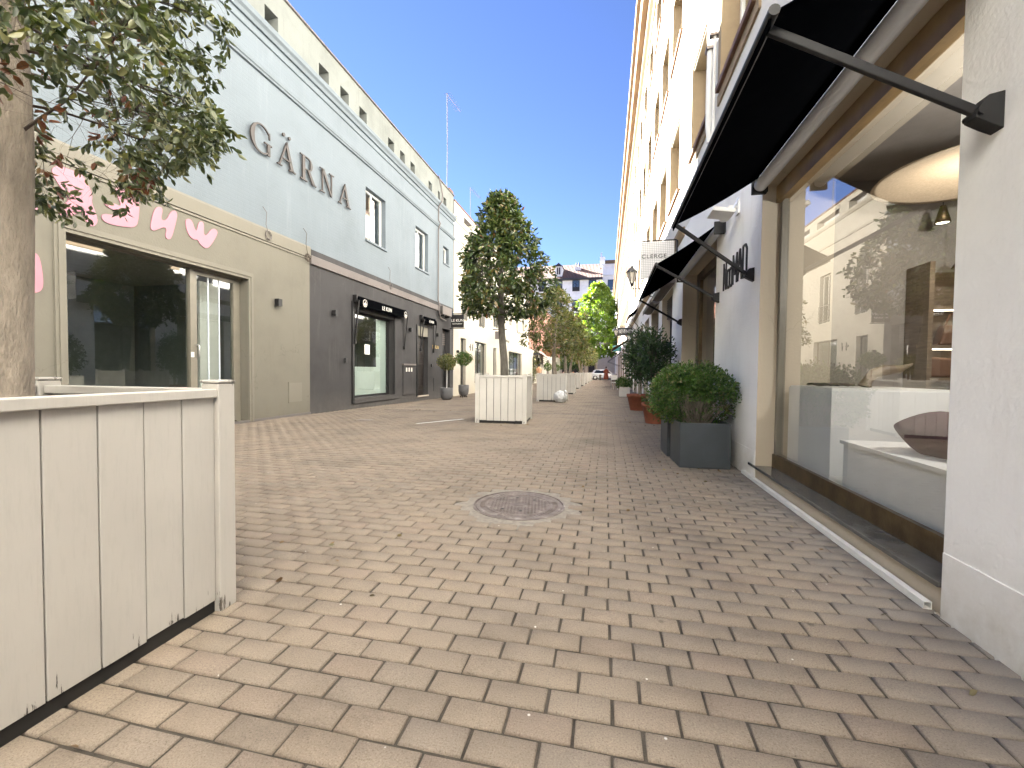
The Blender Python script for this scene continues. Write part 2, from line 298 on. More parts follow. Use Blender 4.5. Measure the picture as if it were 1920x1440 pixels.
# ------------------------------------------------------------------ builders
def tag(o, label=None, cat=None, group=None, kind=None):
    if label: o['label'] = label
    if cat: o['category'] = cat
    if group: o['group'] = group
    if kind: o['kind'] = kind
    return o
def empty(name, loc=(0, 0, 0), rz=0, **k):
    o = bpy.data.objects.new(name, None); COL.objects.link(o); o.location = loc; o.rotation_euler = (0, 0, rz)
    o.empty_display_size = .2
    return tag(o, **k)
class MB:
    def __init__(s): s.v = []; s.f = []; s.m = []; s.mats = []; s.sm = []
    def mi(s, m):
        m = M[m] if isinstance(m, str) else m
        if m not in s.mats: s.mats.append(m)
        return s.mats.index(m)
    def add(s, vs, fs, m, smooth=False):
        b = len(s.v); k = s.mi(m); s.v += [tuple(v) for v in vs]
        for f in fs: s.f.append([b + i for i in f]); s.m.append(k); s.sm.append(smooth)
        return s
    def box(s, x0, x1, y0, y1, z0, z1, m, rz=0, c=None):
        vs = [(x, y, z) for z in (z0, z1) for x, y in ((x0, y0), (x1, y0), (x1, y1), (x0, y1))]
        if rz:
            cx, cy = c or ((x0 + x1) / 2, (y0 + y1) / 2); ca, sa = math.cos(rz), math.sin(rz)
            vs = [(cx + (x - cx) * ca - (y - cy) * sa, cy + (x - cx) * sa + (y - cy) * ca, z) for x, y, z in vs]
        return s.add(vs, [(0, 3, 2, 1), (4, 5, 6, 7), (0, 1, 5, 4), (1, 2, 6, 5), (2, 3, 7, 6), (3, 0, 4, 7)], m)
    def bar(s, a, b, w, h, m):           # square bar from a to b
        a = Vector(a); b = Vector(b); d = (b - a).normalized()
        u = d.cross(Vector((0, 0, 1)));
        if u.length < 1e-4: u = Vector((1, 0, 0))
        u.normalize(); v = u.cross(d)
        vs = [p + u * w / 2 * i + v * h / 2 * j for p in (a, b) for i, j in ((-1, -1), (1, -1), (1, 1), (-1, 1))]
        return s.add(vs, [(0, 3, 2, 1), (4, 5, 6, 7), (0, 1, 5, 4), (1, 2, 6, 5), (2, 3, 7, 6), (3, 0, 4, 7)], m)
    def tube(s, pts, r, m, n=10, caps=True):
        pts = [Vector(p) for p in pts]; rr = r if isinstance(r, (list, tuple)) else [r] * len(pts)
        vs = []; prev = None
        for i, p in enumerate(pts):
            d = (pts[min(i + 1, len(pts) - 1)] - pts[max(i - 1, 0)]).normalized()
            if prev is None:
                u = d.cross(Vector((0, 0, 1)))
                if u.length < 1e-3: u = Vector((1, 0, 0))
            else: u = prev - d * prev.dot(d)
            u.normalize(); prev = u; w = d.cross(u)
            vs += [p + (u * math.cos(2 * PI * k / n) + w * math.sin(2 * PI * k / n)) * rr[i] for k in range(n)]
        fs = [(i * n + k, i * n + (k + 1) % n, (i + 1) * n + (k + 1) % n, (i + 1) * n + k) for i in range(len(pts) - 1) for k in range(n)]
        s.add(vs, fs, m, True)
        if caps:
            s.add(vs[:n], [tuple(range(n))], m); s.add(vs[-n:], [tuple(reversed(range(n)))], m)
        return s
    def lathe(s, prof, m, n=28, c=(0, 0, 0), smooth=True):
        vs = [(c[0] + r * math.cos(2 * PI * k / n), c[1] + r * math.sin(2 * PI * k / n), c[2] + z) for r, z in prof for k in range(n)]
        fs = [(i * n + k, i * n + (k + 1) % n, (i + 1) * n + (k + 1) % n, (i + 1) * n + k) for i in range(len(prof) - 1) for k in range(n)]
        return s.add(vs, fs, m, smooth)
    def prism(s, poly, f0, f1, m):      # poly 2D, f0/f1 map 2D->3D for back and front
        n = len(poly); vs = [f0(p) for p in poly] + [f1(p) for p in poly]
        return s.add(vs, [tuple(range(n)), tuple(range(2 * n - 1, n - 1, -1))] + [(i, n + i, n + (i + 1) % n, (i + 1) % n) for i in range(n)], m)
    def prof_y(s, pts, y0, y1, m):      # closed (x,z) profile drawn along y
        return s.prism(pts, lambda p: (p[0], y0, p[1]), lambda p: (p[0], y1, p[1]), m)
    def wall(s, X, y0, y1, z0, z1, holes, depth, m, mr=None):
        """wall face in the plane x=X with openings (y0,y1,z0,z1); reveals run to X+depth"""
        ys = sorted({y0, y1, *[h[0] for h in holes], *[h[1] for h in holes]}); zs = sorted({z0, z1, *[h[2] for h in holes], *[h[3] for h in holes]})
        ys = [y for y in ys if y0 <= y <= y1]; zs = [z for z in zs if z0 <= z <= z1]
        for a, b in zip(ys, ys[1:]):
            run = None
            for c, d in zip(zs, zs[1:]):
                inside = any(h[0] < (a + b) / 2 < h[1] and h[2] < (c + d) / 2 < h[3] for h in holes)
                if not inside: s.add([(X, a, c), (X, b, c), (X, b, d), (X, a, d)], [(0, 1, 2, 3)], m)
        for h in holes:
            a, b, c, d = h[:4]; e = X + (h[4] if len(h) > 4 else depth); q = mr or m
            s.add([(X, a, c), (X, b, c), (X, b, d), (X, a, d), (e, a, c), (e, b, c), (e, b, d), (e, a, d)], [(0, 1, 5, 4), (1, 2, 6, 5), (2, 3, 7, 6), (3, 0, 4, 7)], q)
        return s
    def build(s, name, parent=None, origin=None, bevel=0, **k):
        me = bpy.data.meshes.new(name)
        o0 = Vector(origin) if origin is not None else Vector((0, 0, 0))
        me.from_pydata([tuple(Vector(v) - o0) for v in s.v], [], s.f)
        for mm in s.mats: me.materials.append(mm)
        me.polygons.foreach_set('material_index', s.m); me.polygons.foreach_set('use_smooth', s.sm); me.update()
        bm = bmesh.new(); bm.from_mesh(me)
        bmesh.ops.recalc_face_normals(bm, faces=bm.faces); bm.to_mesh(me); bm.free()
        o = bpy.data.objects.new(name, me); COL.objects.link(o); o.location = o0
        if parent is not None: o.parent = parent
        if bevel:
            b = o.modifiers.new('bevel', 'BEVEL'); b.width = bevel; b.segments = 2; b.limit_method = 'ANGLE'
        return tag(o, **k)
def copy_tree(o, loc=None, rz=None, parent=None):
    c = o.copy(); COL.objects.link(c)
    if parent is not None: c.parent = parent
    for ch in list(o.children): copy_tree(ch, parent=c)
    if loc is not None: c.location = loc
    if rz is not None: c.rotation_euler = (0, 0, rz)
    return c

def text(name, body, mat, size, loc, rot, parent=None, extrude=.004, sx=1., align='CENTER', space=1., **k):
    cu = bpy.data.curves.new(name, 'FONT'); cu.body = body; cu.size = size; cu.extrude = extrude; cu.align_x = align; cu.space_character = space
    t = bpy.data.objects.new('tmp', cu); COL.objects.link(t)
    dg = bpy.context.evaluated_depsgraph_get(); me = bpy.data.meshes.new_from_object(t.evaluated_get(dg)); me.name = name
    bpy.data.objects.remove(t); me.materials.clear(); me.materials.append(M[mat])
    me.transform(Matrix.Diagonal((sx, 1, 1, 1)))
    o = bpy.data.objects.new(name, me); COL.objects.link(o); o.location = loc; o.rotation_euler = rot
    if parent is not None: o.parent = parent
    return tag(o, **k)
RL = (PI / 2, 0, PI / 2)      # text on the left wall (faces +x, reads towards +y)
RR = (PI / 2, 0, -PI / 2)     # text on the right wall (faces -x)
RF = (PI / 2, 0, 0)           # text facing the camera (-y)

def leaves(name, P, D, size, mat, parent=None, width=.42, fold=.25, jit=.3, rnd=None, **k):
    """one mesh of folded six-point leaves; P roots, D directions"""
    n = len(P); P = np.asarray(P, float); D = np.asarray(D, float); D = D / np.linalg.norm(D, axis=1, keepdims=True)
    A = rng.normal(size=(n, 3)); Sd = np.cross(D, A); Sd /= np.linalg.norm(Sd, axis=1, keepdims=True); U = np.cross(Sd, D)
    sz = size * (1 + jit * rng.uniform(-1, 1, (n, 1))); w = sz * width / 2
    V = np.empty((n, 6, 3)); cur = -U * sz * rng.uniform(-.05, .2, (n, 1))
    V[:, 0] = P; V[:, 1] = P + D * sz * .35 + Sd * w + U * w * fold; V[:, 2] = P + D * sz * .72 + Sd * w * .8 + U * w * fold + cur * .5
    V[:, 3] = P + D * sz + cur; V[:, 4] = P + D * sz * .72 - Sd * w * .8 + U * w * fold + cur * .5; V[:, 5] = P + D * sz * .35 - Sd * w + U * w * fold
    F = (np.arange(n)[:, None] * 6 + np.array([[0, 1, 2, 3, 0, 3, 4, 5]])).ravel()
    me = bpy.data.meshes.new(name); me.vertices.add(n * 6); me.vertices.foreach_set('co', V.ravel())
    me.loops.add(n * 8); me.loops.foreach_set('vertex_index', F.astype(np.int32)); me.polygons.add(n * 2)
    me.polygons.foreach_set('loop_start', np.arange(0, n * 8, 4, dtype=np.int32)); me.update(calc_edges=True)
    a = me.attributes.new('rnd', 'FLOAT', 'POINT'); rv = rng.uniform(0, 1, n) if rnd is None else rnd
    a.data.foreach_set('value', np.repeat(np.clip(rv, 0, 1), 6).astype(np.float32)); me.materials.append(M[mat])
    o = bpy.data.objects.new(name, me); COL.objects.link(o)
    if parent is not None: o.parent = parent
    return tag(o, **k)
def twigs(name, segs, mat, parent=None, **k):
    """segs: rows of p0(3) p1(3) r0 r1 -> thin three-sided twigs in one mesh"""
    Sg = np.asarray(segs, float); n = len(Sg); a = Sg[:, :3]; b = Sg[:, 3:6]; d = b - a; d /= np.linalg.norm(d, axis=1, keepdims=True) + 1e-9
    h = np.tile([.31, .2, .93], (n, 1)); u = np.cross(d, h); u /= np.linalg.norm(u, axis=1, keepdims=True) + 1e-9; w = np.cross(d, u)
    V = np.empty((n, 6, 3))
    for i in range(3):
        c, s_ = math.cos(i * 2.0944), math.sin(i * 2.0944)
        V[:, i] = a + (u * c + w * s_) * Sg[:, 6:7]; V[:, 3 + i] = b + (u * c + w * s_) * Sg[:, 7:8]
    F = (np.arange(n)[:, None] * 6 + np.array([[0, 1, 4, 3, 1, 2, 5, 4, 2, 0, 3, 5]])).ravel()
    me = bpy.data.meshes.new(name); me.vertices.add(n * 6); me.vertices.foreach_set('co', V.ravel())
    me.loops.add(n * 12); me.loops.foreach_set('vertex_index', F.astype(np.int32)); me.polygons.add(n * 3)
    me.polygons.foreach_set('loop_start', np.arange(0, n * 12, 4, dtype=np.int32)); me.polygons.foreach_set('use_smooth', [True] * (n * 3)); me.update(calc_edges=True)
    me.materials.append(M[mat]); o = bpy.data.objects.new(name, me); COL.objects.link(o)
    if parent is not None: o.parent = parent
    return tag(o, **k)

# ------------------------------------------------------------------ ground
XL = -6.9; XR = 1.44
def gz(x, y):
    t = np.clip((-2.9 - x) / 4., 0, 1); d = .01 + .013 * np.clip(y - 8, 0, 10)
    return -t * np.clip(d, 0, .14)
# broad ground sheet
MB().add([(-600, -300, -.32), (600, -300, -.32), (600, 1500, -.32), (-600, 1500, -.32)], [(0, 1, 2, 3)], 'asphalt').build('ground', kind='structure')
MB().box(-30, 30, 58, 82, -.31, -.06, 'asphalt').build('road', kind='structure')
# joint sand sheet
nx, ny = 36, 60; xs = np.linspace(-7.05, 1.6, nx); ysg = np.concatenate([np.linspace(-9, 22, 40), np.linspace(24, 58, 20)])
vs = [(x, y, float(gz(x, y)) - .009) for y in ysg for x in xs]
MB().add(vs, [(j * nx + i, j * nx + i + 1, (j + 1) * nx + i + 1, (j + 1) * nx + i) for j in range(ny - 1) for i in range(nx - 1)], 'mortar').build('sand_bed', kind='structure')
# the paving stones
BL, BW = .1995, .1045
DR = (10.67, 19.9, 31.0)
def pavers():
    rows = []; j0 = int((-8.5 - 1.083) / BW); j1 = int((58 - 1.083) / BW)
    for j in range(j0, j1):
        y = 1.083 + j * BW; ph = (-.968 if j % 2 == 0 else -.874)
        i0 = math.ceil((-7.0 - ph) / BL); i1 = int((1.5 - ph) / BL)
        xs = ph + np.arange(i0, i1 + 1) * BL + rng.normal(0, .004)
        rows.append(np.stack([xs, np.full_like(xs, y)], 1))
    B = np.concatenate(rows)
    cx = B[:, 0] + BL / 2; cy = B[:, 1] + BW / 2
    keep = (np.hypot(cx + .655, cy - 3.29) > .42)
    for yd in DR: keep &= ~((np.abs(cy - yd) < .085) & (cx < .55) & (cx > -5.9))
    B = B[keep]; n = len(B)
    x0 = B[:, 0] + .005 + rng.normal(0, .0012, n); x1 = B[:, 0] + BL - .005 + rng.normal(0, .0012, n)
    y0 = B[:, 1] + .0048 + rng.normal(0, .001, n); y1 = B[:, 1] + BW - .0048 + rng.normal(0, .001, n)
    z = gz(B[:, 0] + BL / 2, B[:, 1]); dz = rng.normal(0, .0008, n); tx = rng.normal(0, .004, n); ty = rng.normal(0, .004, n)
    V = np.empty((n, 12, 3)); cxx = (x0 + x1) / 2; cyy = (y0 + y1) / 2
    for r, (ins, zz) in enumerate(((0, -.022), (0, -.005), (.0045, 0))):
        for q, (a, b) in enumerate(((0, 0), (1, 0), (1, 1), (0, 1))):
            X = np.where(a, x1 - ins, x0 + ins); Y = np.where(b, y1 - ins, y0 + ins)
            jx = rng.normal(0, .0007, n); V[:, r * 4 + q] = np.stack([X + jx, Y + jx, z + dz + zz + (X - cxx) * tx + (Y - cyy) * ty], 1)
    fl = [8, 9, 10, 11]
    for r in (0, 4):
        for q in range(4): fl += [r + q, r + (q + 1) % 4, r + 4 + (q + 1) % 4, r + 4 + q]
    F = (np.arange(n)[:, None] * 12 + np.array([fl])).ravel()
    me = bpy.data.meshes.new('street_paving'); me.vertices.add(n * 12); me.vertices.foreach_set('co', V.ravel())
    me.loops.add(len(F)); me.loops.foreach_set('vertex_index', F.astype(np.int32)); me.polygons.add(n * 9)
    me.polygons.foreach_set('loop_start', np.arange(0, len(F), 4, dtype=np.int32)); me.update(calc_edges=True)
    a = me.attributes.new('rnd', 'FLOAT', 'POINT'); a.data.foreach_set('value', np.repeat(rng.uniform(0, 1, n), 12).astype(np.float32))
    me.materials.append(M['paver']); o = bpy.data.objects.new('street_paving', me); COL.objects.link(o); tag(o, kind='structure')
pavers()

# manhole cover
mh = empty('manhole_cover', (-.655, 3.29, 0), rz=.15, label='round cast iron manhole cover set in the paving with a broken concrete collar', cat='manhole cover')
b = MB(); n = 60
ro = [.425 + .03 * math.sin(k * 1.7) + random.uniform(-.015, .02) for k in range(n)]
vs = [(.36 * math.cos(2 * PI * k / n), .36 * math.sin(2 * PI * k / n), .002) for k in range(n)] + [(ro[k] * math.cos(2 * PI * k / n), ro[k] * math.sin(2 * PI * k / n), -.001) for k in range(n)]
vs += [((ro[k] + .06) * math.cos(2 * PI * k / n), (ro[k] + .06) * math.sin(2 * PI * k / n), -.0075) for k in range(n)]
b.add(vs, [(k, (k + 1) % n, n + (k + 1) % n, n + k) for k in range(n)] + [(n + k, n + (k + 1) % n, 2 * n + (k + 1) % n, 2 * n + k) for k in range(n)], 'concrete').build('concrete_collar', mh)
b = MB(); b.lathe([(.362, -.01), (.362, .006), (.348, .007), (.346, -.004), (.338, -.004), (.336, .004), (.315, .005), (.30, .001), (.262, .001), (.26, .005), (.25, .005), (.248, .001), (0, .001)], 'iron', 72, smooth=False)
for k in range(64):      # radial ribs
    if 3 < k % 32 < 11: continue
    a = 2 * PI * k / 64; b.bar((.268 * math.cos(a), .268 * math.sin(a), .003), (.306 * math.cos(a), .306 * math.sin(a), .003), .009, .004, 'iron')
for i in range(-9, 10):
    for j in range(-9, 10):
        x, y = i * .026, j * .026
        if math.hypot(x, y) < .235 and not (abs(i) < 3 and abs(j) < 2): b.box(x - .008, x + .008, y - .004, y + .004, .0005, .004, 'iron', rz=(.8 if (i + j) % 2 else -.8))
b.box(-.035, .035, -.025, .025, .0005, .004, 'iron'); b.build('cover_plate', mh)
for x, y in ((-.12, -.12), (.02, -.16), (-.02, .17), (.12, .12)): MB().lathe([(.013, .0046), (0, .0046)], 'liner_and_shade', 12, c=(x, y, 0)).build('key_hole', mh)
# drains
def drain(y, x0, x1, lab):
    b = MB(); b.box(x0, x1, y - .06, y + .06, -.05, -.006, 'liner_and_shade'); r = b
    for e in (-1, 1): b.box(x0, x1, y + e * .066 - .006, y + e * .066 + .006, -.05, .002, 'iron')
    x = x0
    while x < x1: b.box(x, x + .02, y - .06, y + .06, -.02, .0, 'iron'); x += .042
    # follows the fall of the paving on the left
    for i, v in enumerate(b.v): b.v[i] = (v[0], v[1], v[2] + float(gz(v[0], y)))
    b.build('drain_channel', label=lab, cat='drain', group='slot drains across the street')
drain(DR[0], -5.85, .5, 'long rusty slot drain crossing the paving just behind the nearest free standing planter')
drain(DR[1], -5.85, .5, 'slot drain crossing the paving behind the white plastic bag')
drain(DR[2], -5.85, .5, 'farthest slot drain crossing the paving towards the parked car')
b = MB(); b.box(-5.1, -4.78, 8.02, 8.26, -.03, .0, 'iron'); b.build('drain_cover', label='small dark rectangular cover in the paving before the charcoal wall', cat='drain cover')
b = MB(); b.add([(-3.66, 7.84, .0015), (-3.6, 7.84, .0015), (-2.98, 8.86, .0015), (-3.06, 8.90, .0015)], [(0, 1, 2, 3)], 'whitepaint'); b.build('painted_light_streak', kind='structure')  # streak of reflected light on the paving, laid on as white colour

# ------------------------------------------------------------------ left: pale blue building with its two ground floor shops
BB = empty('blue_building', (XL, 9, 0), label='pale blue building with an olive grey shop and charcoal restaurant at street level', cat='building')
def bl(mb, name, parent=None, **k):
    o = mb.build(name, origin=(XL, 9, 0), **k); o.parent = parent or BB; o.location = (0, 0, 0) if parent is None else o.location - Vector(parent.location) - Vector((XL, 9, 0)) if False else (0, 0, 0)
    return o
Y0 = -5.9
upw = [(11.45, 12.6, 4.87, 6.39), (14.8, 15.93, 4.87, 6.37), (17.54, 18.2, 5.7, 6.42)]
b = MB().wall(XL - .02, Y0, 18.8, 3.9, 7.95, upw, -.28, 'blue')
b.wall(XL, Y0, 8.98, -.4, 3.7, [(4.25, 7.17, .02, 2.8)], -.22, 'grey')
b.wall(XL - .005, 8.98, 18.82, -.5, 3.56, [(10.8, 13.15, .24, 2.72), (14.94, 15.94, .1, 2.72), (17.44, 18.37, -.2, 2.87)], -.3, 'charcoal')
b.add([(XL - .02, 18.8, -.4), (-16, 18.8, -.4), (-16, 18.8, 9), (XL - .02, 18.8, 9)], [(0, 1, 2, 3)], 'blue')
b.add([(XL, Y0, -.4), (-16, Y0, -.4), (-16, Y0, 9), (XL, Y0, 9)], [(0, 1, 2, 3)], 'blue')
bl(b, 'wall')
ops = [(9.39, 9.77), (10.25, 10.63), (11.14, 11.52), (12.78, 13.17), (13.6, 13.95), (14.39, 14.74), (15.98, 16.32), (16.95, 17.17), (17.55, 17.89), (7.69, 8.06), (6.1, 6.5), (5.2, 5.6)]
bl(MB().wall(XL - .03, Y0, 18.8, 7.98, 9.0, [(a, c, 8.17, 8.5) for a, c in ops], -.3, 'parapet').wall(XL - .34, Y0, 18.8, 8.1, 8.6, [], -.1, 'dark').box(XL - .6, XL + .02, Y0, 18.84, 9.0, 9.04, 'charband').box(-16, XL - .6, Y0, 18.8, 8.7, 8.8, 'charband'), 'parapet')
b = MB()
b.prof_y([(XL - .03, 7.84), (XL + .03, 7.84), (XL + .06, 7.90), (XL + .11, 7.94), (XL + .125, 8.02), (XL + .12, 8.035), (XL - .03, 8.045)], Y0, 18.84, 'blue')
b.prof_y([(XL - .03, 7.66), (XL + .015, 7.67), (XL + .02, 7.71), (XL - .03, 7.72)], Y0, 18.83, 'blue')
b.prof_y([(XL - .03, 7.0), (XL + .03, 7.01), (XL + .035, 7.04), (XL + .06, 7.06), (XL + .07, 7.12), (XL - .03, 7.15)], Y0, 18.84, 'blue')
bl(b, 'cornice')
bl(MB().prof_y([(XL - .01, 3.67), (XL + .035, 3.68), (XL + .04, 3.9), (XL + .025, 3.94), (XL - .05, 3.95)], Y0, 8.98, 'greytrim').box(XL - .01, XL + .02, Y0, 8.97, 3.63, 3.668, 'greytrim').box(XL, XL + .03, Y0, 8.975, -.2, .035, 'charband'), 'coping', label='olive grey coping along the top of the shop front')
bl(MB().prof_y([(XL - .03, 3.53), (XL + .05, 3.55), (XL + .055, 3.74), (XL + .02, 3.76), (XL - .03, 3.76)], 8.982, 16.9, 'charband').prof_y([(XL - .05, 3.76), (XL + .012, 3.762), (XL + .006, 3.9), (XL - .05, 3.91)], 8.982, 18.8, 'charcoal'), 'coping', label='grey band above the charcoal restaurant front')
# upper windows
for (a, c, z0, z1) in upw:
    w = MB(); x = XL - .22; t = .055
    w.box(x, x + .05, a, a + t, z0, z1, 'whitepaint').box(x, x + .05, c - t, c, z0, z1, 'whitepaint').box(x, x + .05, a + t, c - t, z0, z0 + t, 'whitepaint').box(x, x + .05, a + t, c - t, z1 - t, z1, 'whitepaint')
    w.box(x - .002, x + .03, (a + c) / 2 - .03, (a + c) / 2 + .03, z0 + t, z1 - t, 'whitepaint')
    wo_ = bl(w, 'window')
    s_ = bl(MB().box(XL - .25, XL + .03, a - .04, c + .04, z0 - .06, z0 - .001, 'blue'), 'sill', wo_)
    pn = bl(MB().add([(x + .01, a, z0), (x + .01, c, z0), (x + .01, c, z1), (x + .01, a, z1)], [(0, 1, 2, 3)], 'gl_dark'), 'pane', wo_); bl(MB().box(x - .6, x - .5, a, c, z0, z1, 'roomdark'), 'room_backing', wo_)  # backing panel standing for the room behind the glass
# olive grey shop: stepped surround, glazing and door
b = MB()
for k, (o_, d_) in enumerate(((.12, .03), (.085, .05), (.045, .035))):
    a, c, z1 = 4.25 - o_, 7.17 + o_, 2.8 + o_ * 1.1; i_ = (.085, .045, 0)[k]; A, C, Z1 = 4.25 - i_, 7.17 + i_, 2.8 + i_ * 1.1
    b.box(XL - .005, XL + d_, a, A, .0, z1, 'greytrim').box(XL - .005, XL + d_, C, c, .0, z1, 'greytrim').box(XL - .005, XL + d_, A, C, Z1, z1, 'greytrim')
bl(b, 'door_surround')
x = XL - .19
b = MB().box(x - .03, x + .04, 4.25, 4.30, .3, 2.8, 'framegrey').box(x - .03, x + .04, 4.30, 6.1, .3, .36, 'framegrey').box(x - .03, x + .04, 4.30, 7.17, 2.76, 2.8, 'framegrey').box(x - .05, x + .1, 4.25, 6.1, .0, .3, 'grey')
b.box(x - .035, x + .05, 6.1, 6.17, .02, 2.76, 'framegrey')
fr = bl(b, 'window'); fr['label'] = 'wide dark shop window beside the glazed door'
bl(MB().add([(x, 4.3, .36), (x, 6.1, .36), (x, 6.1, 2.76), (x, 4.3, 2.76)], [(0, 1, 2, 3)], 'gl_dark'), 'pane', fr)
b = MB().box(x - .03, x + .035, 6.18, 6.235, .04, 2.75, 'framegrey').box(x - .03, x + .035, 7.0, 7.06, .04, 2.75, 'framegrey').box(x - .03, x + .035, 6.235, 7.0, 2.69, 2.75, 'framegrey').box(x - .03, x + .035, 6.235, 7.0, .58, .67, 'framegrey').box(x - .03, x + .035, 6.235, 7.0, .04, .12, 'framegrey')
for yy in (6.475, 6.70): b.box(x - .01, x + .012, yy, yy + .014, .67, 2.69, 'alu')
b.box(x - .03, x + .02, 7.06, 7.16, .02, 2.76, 'framegrey')
dr = bl(b, 'door'); bl(MB().add([(x, 6.235, .12), (x, 7.0, .12), (x, 7.0, 2.69), (x, 6.235, 2.69)], [(0, 1, 2, 3)], 'gl_dark'), 'pane', dr); bl(MB().box(x - .5, x - .45, 6.72, 7.15, .3, 2.7, 'whitepaint'), 'display_panel')
bl(MB().tube([(x + .03, 6.215, 1.46), (x + .09, 6.215, 1.455), (x + .10, 6.215, 1.42), (x + .10, 6.215, 1.29), (x + .09, 6.215, 1.25), (x + .03, 6.215, 1.245)], .012, 'steel').box(x + .04, x + .06, 6.10, 6.155, 1.24, 1.33, 'whitepaint'), 'handle', dr)
bl(MB().box(XL - 4, XL - .3, 4.0, 4.05, 0, 3, 'roomdark').box(XL - 4, XL - .3, 8, 8.05, 0, 3, 'roomdark').box(XL - 4, XL - 3.95, 4, 8, 0, 3, 'roomdark').box(XL - 4, XL - .25, 4, 8, 2.95, 3, 'room').box(XL - 4, XL - .25, 4, 8, -.05, 0.0, 'roomdark').box(XL - 2.6, XL - 1.8, 4.6, 5.6, 0, .9, 'room').box(XL - 3.9, XL - 3.8, 5.6, 6.4, 0, 2.2, 'oak'), 'shop_interior')
bl(MB().box(x + .003, x + .006, 5.87, 6.06, .52, .72, 'pinkpaint'), 'window_sticker')
b = MB().box(XL, XL + .012, 8.26, 8.71, .29, .76, 'grey').box(XL + .012, XL + .014, 8.28, 8.69, .31, .74, 'greytrim')
bl(b, 'meter_hatch')
# restaurant: big window
b = MB(); X0 = XL - .03
b.box(X0, XL + .035, 10.70, 10.8, .1, 2.95, 'black').box(X0, XL + .035, 13.15, 13.47, .1, 2.8, 'charcoal').box(X0, XL + .035, 10.8, 13.15, .1, .24, 'charcoal').box(XL - .28, XL - .2, 13.05, 13.15, .24, 2.72, 'black').box(XL - .28, XL - .2, 10.8, 13.05, .24, .3, 'black').box(XL - .28, XL - .2, 10.8, 13.05, 2.66, 2.72, 'black')
w = bl(b, 'window'); w['label'] = 'large restaurant window, frosted in its lower half'
x = XL - .24
bl(MB().add([(x, 10.8, .3), (x, 13.05, .3), (x, 13.05, 2.66), (x, 10.8, 2.66)], [(0, 1, 2, 3)], 'gl_dark'), 'pane', w)
bl(MB().box(x - .02, x - .015, 10.8, 13.05, .3, 1.14, 'frost').box(x - .02, x - .015, 12.44, 13.05, 1.14, 2.66, 'frost'), 'frosted_film', w)
bl(MB().box(x + .004, x + .006, 11.74, 12.03, 1.52, 1.82, 'whiteletter').box(x + .0065, x + .008, 11.82, 11.95, 1.70, 1.715, 'ink').box(x + .0065, x + .008, 11.84, 11.94, 1.62, 1.635, 'ink'), 'paper_notice', w)
bl(MB().box(XL - 3, XL - .4, 10.2, 10.25, 0, 3, 'roomdark').box(XL - 3, XL - .4, 14, 14.05, 0, 3, 'roomdark').box(XL - 3, XL - 2.95, 10.2, 14, 0, 3, 'roomdark').box(XL - 3, XL - .4, 10.2, 14, 2.95, 3, 'roomdark').box(XL - 3, XL - .4, 10.2, 14, -.05, 0, 'roomdark'), 'restaurant_interior')
# restaurant: slatted door
b = MB().box(XL - .28, XL - .2, 14.94, 15.94, .1, 2.35, 'darkwood')
for k in range(14): b.box(XL - .2, XL - .175, 15.0, 15.88, .2 + k * .15, .2 + k * .15 + .1, 'darkwood')
b.box(XL - .24, XL - .02, 14.94, 15.94, 2.36, 2.72, 'greytrim').box(XL - .005, XL + .03, 14.86, 14.94, .08, 2.75, 'black').box(XL - .25, XL + .04, 14.95, 15.93, .04, .1, 'farbase')
d = bl(b, 'door'); d['label'] = 'dark wooden slatted door between the awnings'
b = MB().box(XL - .29, XL - .25, 17.44, 18.37, -.15, 2.87, 'dark').box(XL - .25, XL - .2, 17.5, 17.85, -.1, 2.1, 'whitepaint')
for k in range(7): b.box(XL - .25, XL - .22, 17.45, 18.3, 2.2 + k * .09, 2.24 + k * .09, 'charband')
d = bl(b, 'door'); d['label'] = 'dark recessed doorway with a white panel next to the cream building'
b = MB().box(XL, XL + .02, 13.76, 14.66, .18, 1.22, 'charcoal').box(XL, XL + .07, 13.72, 14.70, 1.22, 1.28, 'charband').box(XL + .02, XL + .03, 13.8, 14.62, .22, .72, 'charcoal').box(XL + .02, XL + .03, 13.8, 14.62, .74, 1.2, 'charcoal')
mb_ = bl(b, 'meter_cabinet')
for k in range(3): bl(MB().box(XL + .03, XL + .034, 13.95 + k * .2, 14.05 + k * .2, 1.0, 1.14, 'offwhite'), 'meter_label', mb_)
bl(MB().box(XL, XL + .012, 16.5, 17.1, .2, .75, 'charcoal'), 'hatch')
# added setback storeys over the near block, unseen, there to shade the white facade
tb = empty('added_shade_storey', (-9.0, 0, 8.8), label='added setback storeys on the pale blue building roof, unseen, shading the white facade', cat='building')
MB().box(-16, -9.0, 9.0, 13.9, 8.8, 11.35, 'parapet').build('wall', origin=(-9.0, 0, 8.8)).parent = tb  # wall of the added shade storeys
tb.children[0].location = (0, 0, 0)
rbk = empty('added_bounce_building', (-3, -6, 0), label='added unseen cream building behind the camera that bounces sun into the street', cat='building')  # added out of view to bounce sunlight back into the street
o = MB().box(-16, 1.43, -9, -6, -.3, 15, 'whiteup').build('wall', origin=(-3, -6, 0)); o.parent = rbk; o.location = (0, 0, 0)  # wall of the added bounce building
for x_ in (-5.5, -2.9, -.4):
    for z_ in (4.6, 8.0, 11.4):
        o = MB().box(x_ - .55, x_ + .55, -6.0, -5.96, z_, z_ + 1.6, 'surround').box(x_ - .45, x_ + .45, -5.96, -5.95, z_ + .08, z_ + 1.52, 'dark').build('window', origin=(-3, -6, 0)); o.parent = rbk; o.location = (0, 0, 0)  # windows of the added bounce building

